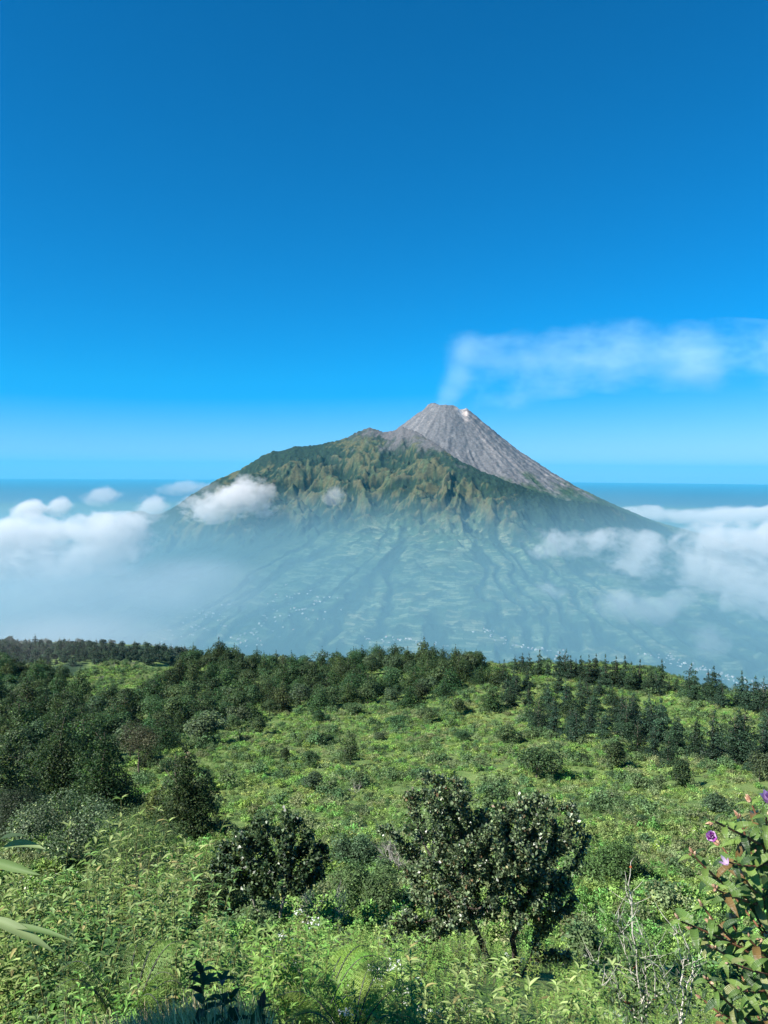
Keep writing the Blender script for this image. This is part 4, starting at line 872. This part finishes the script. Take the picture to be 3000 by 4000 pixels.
def near_cover(name, label, y0, y1, dens, seed, smul=1.0, ufun=None, picks=(.2, .38, .56, .74, .79, .9)):
    g = np.random.default_rng(seed); n = int(.5 * 1.7 * (y1 ** 2 - y0 ** 2) * dens); y = np.sqrt(g.random(n) * (y1 ** 2 - y0 ** 2) + y0 ** 2); x = (g.random(n) * 1.7 - .85) * y
    z = ground(x, y); u, v = proj(np.stack([x, y, z], -1)); keep = (u > -250) & (u < 1900)
    if ufun is not None: keep &= ufun(u, y, g.random(n))
    x, y, z = x[keep], y[keep], z[keep]; n = len(x); q = g.random(n) + .25 * fbm(x / 2.5, y / 2.5, 2, 131); pk = np.searchsorted(picks, q).clip(0, 6)
    s = (.6 + .7 * g.random(n)) * smul * (1 + .3 * fbm(x / 3, y / 3, 2, 133).clip(-1, 1)); uk = proj(np.stack([x, y, z], -1))[0]; s = s * lerp(1.0, .55, sstep(820, 960, uk) * sstep(13, 9, y))
    o = stuff_instances(name, np.stack([x, y, z], -1), g.random(n) * 6.28, s, pk, near_kit); tag(o, label); print(name, n)
near_cover('near_herbs', 'leafy light green herbs carpeting the slope around the two trees', 8.5, 22, 6.0, 81, .8, ufun=lambda u, y, q: ((np.abs(u - 1085) > 150) | (q < .12) | (y > 18) | (y < 9.5)) & ((np.abs(u - 600) > 60) | (y < 13) | (q < .12)))
near_cover('close_herbs', 'lush pointed-leaf herbs along the bottom edge of the view', 3.4, 9.0, 11.0, 82, .68, ufun=lambda u, y, q: ((y > 4.2) | (u > 560) & (q < .9)) & ((np.abs(u - 1090) > 120) | (q < .25) | (y < 5.5)))

# ---- bushes on the left foreground
photo_tree('grey_green_bush', 'round', 155, 1880, 170, 140, 501, 9000, .14, (0.085, 0.115, 0.062), 'grey green bush with yellowish flower tufts under the dark cedars', cat='bush', tip=(.42, .45, .22), tipw=.05, m=12, base=.0)
photo_tree('feathery_bush', 'round', 310, 1985, 165, 215, 502, 16000, .075, (0.055, 0.105, 0.035), 'tall feathery dark green bush left of the small round tree', cat='bush', tip=(.36, .40, .16), tipw=.02, m=15, base=.0, asp=.35)
photo_tree('dark_bush', 'round', 45, 1850, 150, 130, 503, 9000, .12, (0.035, 0.058, 0.028), 'dark bush low at the left edge below the cut-off cedar', cat='bush', m=12, base=.0)
photo_tree('olive_bush', 'round', 450, 2010, 150, 110, 504, 9000, .09, (0.105, 0.145, 0.050), 'olive green bush between the feathery bush and the small round tree', cat='bush', tip=(.5, .5, .35), tipw=.03, m=12, base=.0)
photo_tree('olive_bush', 'round', 790, 1985, 130, 95, 505, 9000, .10, (0.115, 0.165, 0.060), 'olive bush between the two leafy trees', cat='bush', m=12, base=.0)
photo_tree('dark_shrub', 'round', 765, 1885, 95, 80, 506, 6000, .13, (0.050, 0.080, 0.038), 'dark shrub just right of the small round tree crown', cat='bush', m=11, base=.0)
photo_tree('dark_shrub', 'round', 1330, 1905, 130, 62, 507, 6000, .13, (0.040, 0.088, 0.026), 'deep green low shrub right of the gnarled tree', cat='bush', m=11, base=.0)
for u_, v_, h_, s_, lb in [(700, 2010, 1.5, 1, 'pale leafless shrub with spidery twigs between the two leafy trees'), (860, 1890, 2.3, 2, 'grey lichened dead shrub against the left side of the gnarled tree'), (300, 2040, 1.2, 3, 'small leafless shrub in front of the feathery bush')]:
    p = hit(u_, v_); e = make_dead('dead_shrub', 310 + s_, h_, 9); put(e, tuple(p - [0, 0, .05]), 0, 1); tag(e, lb, 'shrub')

def big_herb(name, label, u_, y_, top_v, seed, stems, ll, lw, spread, cols, w, nl=16, cat='bush', lean=.5, flower=None, mat=None):
    """a leafy herb rooted on the ground at depth y_, its tips reaching the height seen at top_v"""
    x_ = P(u_, 1500, y_)[0]; z_ = float(ground(x_, y_)[0]); h = P(u_, top_v, y_)[2] - z_; V, F, cc, mi = herb(seed, stems, h, ll, lw, cols, w, spread, nl, flower=flower, lean=lean)
    nl_ = mi == 0; e = empty(name, (x_, y_, z_)); 
    link('foliage', mesh_np('foliage', V, F[nl_], [mat or M_herb], cc), e); link('stems', mesh_np('stems', V, F[~nl_], [M_stem]), e); tag(e, label, cat); return e
PL = [(0.17, 0.27, 0.075), (0.10, 0.18, 0.045), (0.26, 0.34, 0.13), (0.30, 0.28, 0.11)]
big_herb('leafy_bush', 'tallest pale green bush with pointed leaves at lower left', 215, 7.2, 1838, 610, 80, .14, .27, .62, PL, [4, 4, 5, .5], 30, lean=.3)
big_herb('leafy_bush', 'pale pointed-leaf bush half cut by the left edge of the photo', 60, 7.0, 1890, 611, 75, .13, .28, .62, PL, [3, 5, 4, .4], 28, lean=.3)
big_herb('leafy_bush', 'pointed-leaf bush in front of the feathery bush', 300, 6.6, 1935, 612, 65, .13, .27, .6, PL, [3, 5, 4, .4], 26, lean=.3)
big_herb('leafy_bush', 'low spray of long pale leaves beside the dark stems at the bottom', 370, 5.2, 2010, 613, 40, .10, .25, .4, PL, [3, 3, 5, .6], 20)
big_herb('leafy_bush', 'shaded green bush low at the left between grass and pale bushes', 130, 5.6, 2010, 614, 34, .10, .3, .55, [(0.08, 0.13, 0.04), (0.05, 0.09, 0.03), (0.15, 0.2, 0.07)], [4, 4, 1], 22)
big_herb('leafy_bush', 'bright green bush of drooping leaves in front of the small round tree', 690, 9.5, 2030, 615, 60, .10, .26, .8, LG, [5, 3, 4, .4], 20)
big_herb('leafy_bush', 'bright green bush left of the white flower heads', 560, 7.5, 2045, 616, 36, .11, .28, .6, LG, [5, 4, 2, .2], 18)
big_herb('leafy_bush', 'pale pointed shoots rising in front of the two dark trunks', 1170, 6.0, 2110, 617, 26, .14, .24, .55, PL, [3, 2, 5, .3], 14)
big_herb('leafy_bush', 'pale green shoots along the bottom right of centre', 960, 5.4, 2130, 618, 24, .13, .24, .5, PL, [3, 2, 5, .3], 13)
big_herb('flowering_herb', 'leafy herb topped by a cluster of small white flower heads', 828, 6.0, 2105, 619, 18, .085, .3, .26, LG, [4, 5, 2, .2], 14, cat='plant', flower=(.75,), lean=.15)
big_herb('flowering_herb', 'little white-flowered herb just behind the fern', 640, 8.6, 1985, 620, 12, .08, .3, .2, LG, [4, 5, 2, .2], 12, cat='plant', flower=(.5,), lean=.15)
SH = [(0.045, 0.065, 0.022), (0.07, 0.09, 0.03), (0.12, 0.05, 0.04)]
for u_, y_, tv, sd, lb in [(425, 2.7, 2115, 630, 'dark shaded stem with broad drooping leaves, left one of the dark pair'), (487, 2.6, 2095, 631, 'dark shaded stem with broad drooping leaves, taller right one of the dark pair'), (520, 2.9, 2130, 632, 'short reddish dark shoot at the foot of the taller dark stem')]:
    big_herb('dark_shoot', lb, u_, y_, tv, sd, 3, .09, .42, .06, SH, [5, 3, .4], 11, cat='plant', lean=.12, mat=M_big)

# ---- ferns
def fern(label, u_, y_, top_v, fr, length, seed, col):
    x_ = P(u_, 1500, y_)[0]; z_ = float(ground(x_, y_)[0]); h = P(u_, top_v, y_)[2] - z_; g = np.random.default_rng(seed); e = empty('fern', (x_, y_, z_)); e['label'] = label; e['category'] = 'fern'
    for i in range(fr):
        a = 6.28 * i / fr + g.normal() * .3; d = np.array([math.cos(a), math.sin(a), 0]); f = np.linspace(0, 1, 24)[:, None]; L = length * (.8 + .4 * g.random())
        pts = d * L * f ** 1.2 + np.array([0, 0, 1.]) * (h * np.sin(f * 2.1) * (.85 + .2 * g.random())); parts = [tube(pts, np.linspace(.005, .001, 24), 4)]
        tg = unit(np.gradient(pts, axis=0)); sd = unit(np.cross(tg, [0, 0, 1.])); nr = np.cross(sd, tg); V, F = parts[0]; F = np.concatenate([F[:, [0, 1, 2]], F[:, [0, 2, 3]]]); nv = len(V); cc = [np.full((nv, 3), .1)]
        B, Dr, Nn, LL = [], [], [], []
        for j in range(5, 24):
            pl_ = L * .34 * math.sin(min(1, (24 - j) / 15) * 1.57)
            for s in (-1, 1):
                dd = unit(sd[j] * s + tg[j] * .45 + [0, 0, -.15])
                for q in np.linspace(.08, .95, 11):
                    b = pts[j] + dd * pl_ * q - np.array([0, 0, pl_ * .15 * q * q])
                    for s2 in (-1, 1): B.append(b); Dr.append(unit(np.cross(dd, nr[j]) * s2 + dd * .6)); Nn.append(nr[j] + g.normal(size=3) * .15); LL.append(pl_ * .17 * (1.1 - q))
        V2, F2 = leaves(np.array(B), np.array(Dr), np.array(Nn), np.array(LL), np.array(LL) * .35, .2)
        c2 = np.tile(C(*col) * (.8 + .4 * g.random()), (len(V2), 1)); link('frond', mesh_np('frond', np.concatenate([V, V2]), np.concatenate([F, F2 + nv]), [M_herb], np.concatenate([cc[0], c2])), e)
fern('bright green feathery fern in the sunlit herbs at bottom centre', 690, 4.6, 2085, 9, .44, 640, (0.15, 0.28, 0.04))
fern('yellow green fern at the bottom edge left of the white flowers', 760, 4.0, 2150, 8, .38, 641, (0.17, 0.27, 0.05))
fern('fern half in shade under the pale bushes at lower left', 262, 4.8, 2085, 9, .44, 642, (0.11, 0.19, 0.035))

# ---- grass in the shade at bottom left
def grass_mesh(seed, n, h, cols):
    g = np.random.default_rng(seed); a = g.random(n) * 6.28; b = np.stack([np.cos(a), np.sin(a), np.zeros(n)], 1) * (g.random((n, 1)) ** .5) * .16; wind = np.array([.55, .1, 0])
    dr = unit(np.stack([g.normal(size=n) * .35, g.normal(size=n) * .35, np.ones(n)], 1) + wind * .6); L = h * (.6 + .5 * g.random(n))
    nr = unit(-wind + g.normal(size=(n, 3)) * .4 + [0, 0, .4]); V, F = leaves(b, dr, nr, L, .006 + .004 * g.random(n), -.45 - .3 * g.random(n), .1); return mesh_np('grass', V, F, [M_herb], leafcol(n, g, cols, [1] * len(cols)))
gkit = [grass_mesh(650 + i, 120, .26, [(0.34, 0.29, 0.17), (0.55, 0.46, 0.31), (0.20, 0.19, 0.10)]) for i in range(3)]
g = np.random.default_rng(90); nG = 800; yy = 2.3 + 1.6 * g.random(nG); uu = -350 + 880 * g.random(nG); xx = (uu - W0 / 2) / FPX * yy
tag(stuff_instances('grass', np.stack([xx, yy, ground(xx, yy)], -1), g.normal(size=nG) * .5, .6 + .5 * g.random(nG), g.integers(0, 3, nG), gkit), 'wind-bent grey green grass in the shade at the bottom left corner')

# ---- thorny shrub with pale bare shoots, lower right
def wand(e, path, y0, r0, seed, leafn=30, dy=0.0):
    g = np.random.default_rng(seed); org = np.array(e.location); pts = np.array([P(u, v, y0 + dy * i / len(path)) for i, (u, v) in enumerate(path)])
    f = np.linspace(0, 1, 14); ff = np.linspace(0, 1, len(pts)); q = np.stack([np.interp(f, ff, pts[:, k]) for k in range(3)], 1) + g.normal(size=(14, 3)) * .008; parts = [tube(q - org, np.linspace(r0, r0 * .25, 14), 5)]
    tips = [q[-1]]
    for i in range(9):
        k = g.integers(3, 13); d = unit(np.array([g.normal(), g.normal() * .6, .9])); l = .06 + .16 * g.random(); parts.append(tube(np.array([q[k], q[k] + d * l * .6, q[k] + d * l + g.normal(size=3) * .01]) - org, [r0 * .35, r0 * .25, r0 * .1], 4)); tips.append(q[k] + d * l * .7)
    V, F = join(parts); link('branch', mesh_np('branch', V, F, [M_white], smooth=True), e)
    n = leafn; b = q[g.integers(2, 12, n)] + g.normal(size=(n, 3)) * [.035, .035, .03]; V, F = leaves(b - org, g.normal(size=(n, 3)) + [0, 0, .3], g.normal(size=(n, 3)) + [0, 0, .8], .035 + .03 * g.random(n), .014, .3)
    return V, F, leafcol(n, g, [(0.06, 0.10, 0.04), (0.10, 0.15, 0.06), (0.03, 0.05, 0.02), (0.35, 0.08, 0.04)], [5, 3, 4, .12])
def pale_shrub(label, base, y0, paths, seed, ln, r0=.006):
    p = P(*base, y0); z = float(ground(p[0], p[1])[0]); e = empty('pale_twig_shrub', (p[0], p[1], z)); tag(e, label, 'shrub'); acc = []
    for i, pa in enumerate(paths): acc.append(wand(e, [base] + pa, y0, r0 * (1 if i == 0 else .75), seed + i, ln, dy=.25 * math.sin(i * 2.1)))
    parts = [(V, F) for V, F, _ in acc]; V, F = join(parts); link('foliage', mesh_np('foliage', V, F, [M_herb], np.concatenate([c for _, _, c in acc])), e)
    # the root of the stems down to the soil
    q = P(*base, y0); V, F = tube(np.array([[0, 0, -.05], (q[0] - p[0], 0, q[2] - z)]), [.02, .014], 6); link('stem_base', mesh_np('stem_base', V, F, [M_white]), e)
pale_shrub('shrub with tall bare whitish stems rising left of the flowering shrub', (1390, 2215), 4.4,
           [[(1382, 2120), (1372, 2040), (1364, 1960), (1358, 1900), (1372, 1850)], [(1350, 2160), (1300, 2090), (1268, 2050)], [(1400, 2150), (1388, 2080), (1350, 2020), (1318, 1965)], [(1365, 2190), (1330, 2140), (1290, 2120)], [(1392, 2150), (1360, 2090), (1342, 2010), (1338, 1970)],
            [(1402, 2170), (1420, 2130), (1410, 2060), (1385, 2000)], [(1380, 2190), (1400, 2110), (1372, 2020), (1360, 1930)]], 700, 60)
pale_shrub('smaller pale twiggy shrub between the tall bare stems and the flowering shrub', (1470, 2215), 4.0,
           [[(1474, 2140), (1478, 2080), (1462, 2020), (1456, 1990)], [(1480, 2150), (1500, 2080), (1540, 2040)], [(1455, 2160), (1440, 2110), (1402, 2070)], [(1485, 2170), (1500, 2110), (1480, 2040)]], 720, 40, .0055)

# ---- flowering shrub at the right edge
def petal_ring(n, L, w, el, g, layers=2):
    B, D_, N_, LL = [], [], [], []
    for l in range(layers):
        for i in range(n):
            a = 6.28 * (i + .5 * l) / n; e_ = el + .25 * l; B.append([0, 0, 0]); D_.append([math.cos(a) * math.cos(e_), math.sin(a) * math.cos(e_), math.sin(e_)]); N_.append([-math.cos(a) * math.sin(e_), -math.sin(a) * math.sin(e_), math.cos(e_)]); LL.append(L * (.9 + .2 * g.random()))
    return leaves(np.array(B, float), np.array(D_), np.array(N_), np.array(LL), np.array(LL) * w, -.35)
def rot_to(d):
    return np.array(Vector((0, 0, 1)).rotation_difference(Vector(d)).to_matrix())
M_pet = leaf_mat('petal', .35, .55, .2, 0, 0, (1.0, .8, 1.0)); M_bud = bark_mat('bud', (0.22, 0.10, 0.06), (0.50, 0.36, 0.24), 60)
GB = [(0.085, 0.155, 0.035), (0.14, 0.22, 0.05), (0.032, 0.070, 0.022), (0.20, 0.22, 0.085), (0.16, 0.10, 0.035)]
Y1 = 2.35
fb = P(1790, 2300, Y1); fz = float(ground(fb[0], fb[1])[0]); fl = empty('flowering_shrub', (fb[0], fb[1], fz)); tag(fl, 'shrub with long glossy veined leaves, brown buds and violet flowers at the right edge', 'shrub'); fo = np.array(fl.location)
tips = [(1545, 1775, -.1), (1500, 1850, .0), (1470, 1990, 0), (1545, 1920, -.1), (1520, 1960, .05), (1570, 1860, -.15), (1600, 1810, 0), (1655, 1765, -.1), (1640, 1850, .1), (1610, 1900, -.1), (1580, 1990, .1), (1650, 1930, 0), (1545, 2050, 0), (1530, 2120, -.05), (1580, 2080, -.15),
        (1620, 2030, 0), (1650, 2090, .1), (1600, 2140, -.1), (1560, 2190, 0), (1640, 2180, .05), (1600, 1770, .15), (1700, 1850, .1), (1700, 2000, 0), (1690, 2120, -.1), (1560, 1830, .2), (1620, 1960, .25), (1580, 1930, .3), (1640, 2040, .3), (1600, 2100, .3), (1540, 2000, .25), (1500, 2010, .1), (1625, 1740, .1), (1570, 2235, 0), (1620, 2240, -.1), (1520, 2160, .2)]
g = np.random.default_rng(77); parts = []; LB, LD, LN, LL = [], [], [], []; buds = []
hub = [P(1690, 2260, Y1 + .1), P(1710, 2100, Y1 + .1), P(1690, 1960, Y1 + .1), P(1690, 1850, Y1)]
parts.append(tube(np.array([fo + [0, 0, -.05]] + hub) - fo, [.022, .018, .015, .011, .006], 7))
for (u, v, dy) in tips:
    t_ = P(u, v, Y1 + dy); h_ = min((h for h in hub), key=lambda h: np.linalg.norm(h - t_) + max(0, h[2] - t_[2] + .12) * 2); m_ = (t_ + h_) / 2 + np.array([0, 0, -.05]) + g.normal(size=3) * .02
    f = np.linspace(0, 1, 9)[:, None]; pts = h_ * (1 - f) ** 2 + 2 * m_ * f * (1 - f) + t_ * f ** 2; parts.append(tube(pts - fo, np.linspace(.006, .0028, 9), 5)); ax = unit(pts[-1] - pts[-2])
    for k in range(2, 9):
        a0 = k * 1.57 + g.normal() * .2; s1 = unit(np.cross(ax, [0.1, 1, .2])); s2 = np.cross(ax, s1)
        for s in (0, math.pi):
            if g.random() < .12: continue
            d = math.cos(a0 + s) * s1 + math.sin(a0 + s) * s2; LB.append(pts[k]); LD.append(unit(d + ax * (.25 + .07 * k) + [0, 0, .05])); LN.append(unit(ax * .8 + np.array([0, -.25, .7]))); LL.append((.052 + .038 * g.random()) * (1.1 if k < 8 else .75))
    for _ in range(g.integers(1, 5)):
        bd = unit(ax + g.normal(size=3) * .5 + [0, 0, .2]); buds.append((t_ + bd * .012, bd, .008 + .006 * g.random()))
V, F = join(parts); link('branches', mesh_np('branches', V, F, [M_red], smooth=True), fl)
m_vl, t = new_mat('veined_leaf')
# leaf material: ribs along the leaf from its own UV (u across, v along)
uvn = t.add('ShaderNodeTexCoord').outputs['UV']; sx = t.add('ShaderNodeSeparateXYZ'); t.l.new(uvn, sx.inputs[0])
rib = t.math('ABSOLUTE', t.math('SINE', t.math('MULTIPLY', sx.outputs[0], 12.5))); rib2 = t.math('SINE', t.math('MULTIPLY', sx.outputs[1], 70))
hgt = t.math('ADD', t.math('POWER', rib, .5), t.math('MULTIPLY', rib2, .12)); c0 = attr(t)
geo = t.add('ShaderNodeNewGeometry'); back = t.mix(geo.outputs['Backfacing'], c0, t.mix(.55, c0, (0.22, 0.20, 0.10)))
cl = t.mix(t.math('MULTIPLY', t.maprange(rib, .2, 0.0), .5), back, (0.20, 0.24, 0.08)); p = principled(t, cl, .36, .5, bump=hgt, bstr=.5, bdist=.004)
tl = t.add('ShaderNodeBsdfTranslucent'); t.l.new(t.vmath('MULTIPLY', back, (1.2, 1.5, .4)), tl.inputs[0]); mx = t.add('ShaderNodeMixShader'); mx.inputs[0].default_value = .25; t.l.new(p.outputs[0], mx.inputs[1]); t.l.new(tl.outputs[0], mx.inputs[2]); t.l.new(mx.outputs[0], t.out.inputs[0])
LB = np.array(LB); nL = len(LB); LL = np.array(LL)
def fine_leaf(base, dr, nrm, L, Wd, curl, uvs=True, ns=9, nw=6):
    dr = unit(dr); nrm = unit(nrm - dr * np.dot(nrm, dr)); b = np.cross(dr, nrm); f = np.linspace(0, 1, ns)[:, None]; s = np.linspace(-1, 1, nw + 1)[None, :]
    w = Wd * .5 * (np.sin(np.clip(f, 0, 1) ** .75 * np.pi) ** .8) * (1 - .35 * f); ang = curl * f
    mid = base + (dr * np.sin(ang + 1e-4) / (curl + 1e-4) - nrm * (1 - np.cos(ang)) / (curl + 1e-4)) * L; nn = nrm * np.cos(ang) + dr * np.sin(ang)
    V = mid[:, None] + b * (w * s)[..., None] + nn[:, None] * (np.abs(s) * w * .45 - .10 * Wd * np.abs(np.sin(s * 6.2)) * (w / Wd))[..., None]
    uv = np.stack([np.broadcast_to(s, (ns, nw + 1)), np.broadcast_to(f, (ns, nw + 1))], -1)
    return V.reshape(-1, 3), grid_faces(ns, nw + 1), uv.reshape(-1, 2)
for i in range(nL):
    V, F, uv = fine_leaf(LB[i] - fo, np.array(LD[i]), np.array(LN[i]), LL[i], LL[i] * (.29 + .08 * g.random()), 1.0 + 1.0 * g.random()); cidx = g.choice(5, p=[.34, .3, .2, .1, .06]); cc = np.tile(C(*GB[cidx]) * (.8 + .4 * g.random()), (len(V), 1))
    if i < 100: link('leaf', mesh_np('leaf', V, F, [m_vl], cc, True, uv=uv), fl)
    else:
        if i == 100: rest = []
        rest.append((V, F, cc, uv))
if nL > 100:
    V, F = join([(a_, b_) for a_, b_, _, _ in rest]); lv = link('leaf_mass', mesh_np('leaf_mass', V, F, [m_vl], np.concatenate([x_[2] for x_ in rest]), True, uv=np.concatenate([x_[3] for x_ in rest])), fl); lv['kind'] = 'stuff'
for (b_, d_, s_) in buds:
    f = np.linspace(0, 1, 6)[:, None]; V, F = tube((b_ - fo) + d_ * f * s_ * 2.0, s_ * np.array([.25, .42, .46, .36, .2, .03]), 6); link('bud', mesh_np('bud', V, F, [M_bud], smooth=True), fl)
def blossom(u, v, y, d, n, L, w, el, c1, c2, layers=2, part='flower'):
    gg = np.random.default_rng(int(u)); V, F = petal_ring(n, L, w, el, gg, layers); V = V @ rot_to(unit(np.array(d, float))).T + (P(u, v, y) - fo); k = len(V) // 8; cc = np.repeat(np.where((np.arange(k) % 2 == 0)[:, None], C(*c1), C(*c2)), 8, 0); link(part, mesh_np(part, V, F, [M_pet], cc), fl)
blossom(1537, 1806, Y1 - .22, (-.35, -.8, .35), 6, .032, .75, 1.1, (.66, .42, .66), (.34, .06, .36), 3)
blossom(1662, 1736, Y1 - .1, (-.3, -.5, .8), 7, .046, .5, .75, (.55, .36, .62), (.66, .52, .70), 2)
blossom(1572, 1868, Y1 - .25, (-.5, -.4, .6), 4, .034, .3, .85, (.66, .45, .66), (.74, .60, .72), 1)

# ---- big soft leaves reaching in at the left edge
Y2 = 1.45
q0 = P(-60, 2150, Y2); z0 = float(ground(q0[0], q0[1])[0]); lf = empty('soft_leaf_plant', (q0[0], q0[1], z0)); tag(lf, 'tall plant with large soft pale leaves reaching in from the left edge', 'plant'); lo = np.array(lf.location)
stem = np.array([lo + [0, 0, -.03], q0, P(-40, 1980, Y2), P(-15, 1870, Y2), P(0, 1810, Y2)]); V, F = tube(stem - lo, [.009, .008, .006, .005, .003], 6); link('stem', mesh_np('stem', V, F, [M_stem], smooth=True), lf)
for (u, v, tu, tv, cu, nr, cI, wd) in [(0, 1835, 78, 1832, .5, (0, -.25, 1), 2, .26), (-15, 1860, 60, 1902, .35, (.3, -.9, .5), 0, .2), (-10, 1822, 40, 1805, .4, (0, -.3, 1), 1, .2), (-25, 1985, 82, 2068, .8, (.5, -.6, .7), 2, .19), (0, 2000, 140, 2030, .3, (-.2, -.1, 1), 0, .12),
                                 ]:
    a_, b_ = P(u, v, Y2), P(tu, tv, Y2 - .06); L = np.linalg.norm(b_ - a_) * 1.15; d = b_ - a_ + np.array([0, 0, L * cu * .38]); V, F, uv = fine_leaf(a_ - lo, d, np.array(nr, float), L, L * wd * .8, cu); cc = np.tile(C(*[(0.10, 0.16, 0.055), (0.04, 0.07, 0.028), (0.17, 0.23, 0.10)][cI]), (len(V), 1)); link('leaf', mesh_np('leaf', V, F, [M_big], cc, True, uv=uv), lf)

# ---- an unseen tree, added to shade the corner, outside the view at the left
V, F, cc = crown(lobes_round(1.9, 2.2, 3, m=16, base=.1), 2600, .15, DK, seed=9)
sp_ = np.array([-.8, 3.0, -2.3]) + np.array(sun_dir) * 5.2; zt = float(ground(sp_[0], sp_[1])[0]); sh = empty('added_shade_tree', (sp_[0], sp_[1], zt)); tag(sh, 'unseen dark tree added beside the viewpoint to shade the grassy corner', 'tree')
V[:, 2] += sp_[2] - zt - 0.95; link('crown', mesh_np('crown', V, F, [M_leaf], cc), sh); V, F = trunk(sp_[2] - zt + .4, .09, 4, lw=1.2); link('trunk', mesh_np('trunk', V, F, [M_bark], smooth=True), sh)
for kd in (cyp, brd, rp, pin, dead): kd.drop_unused()
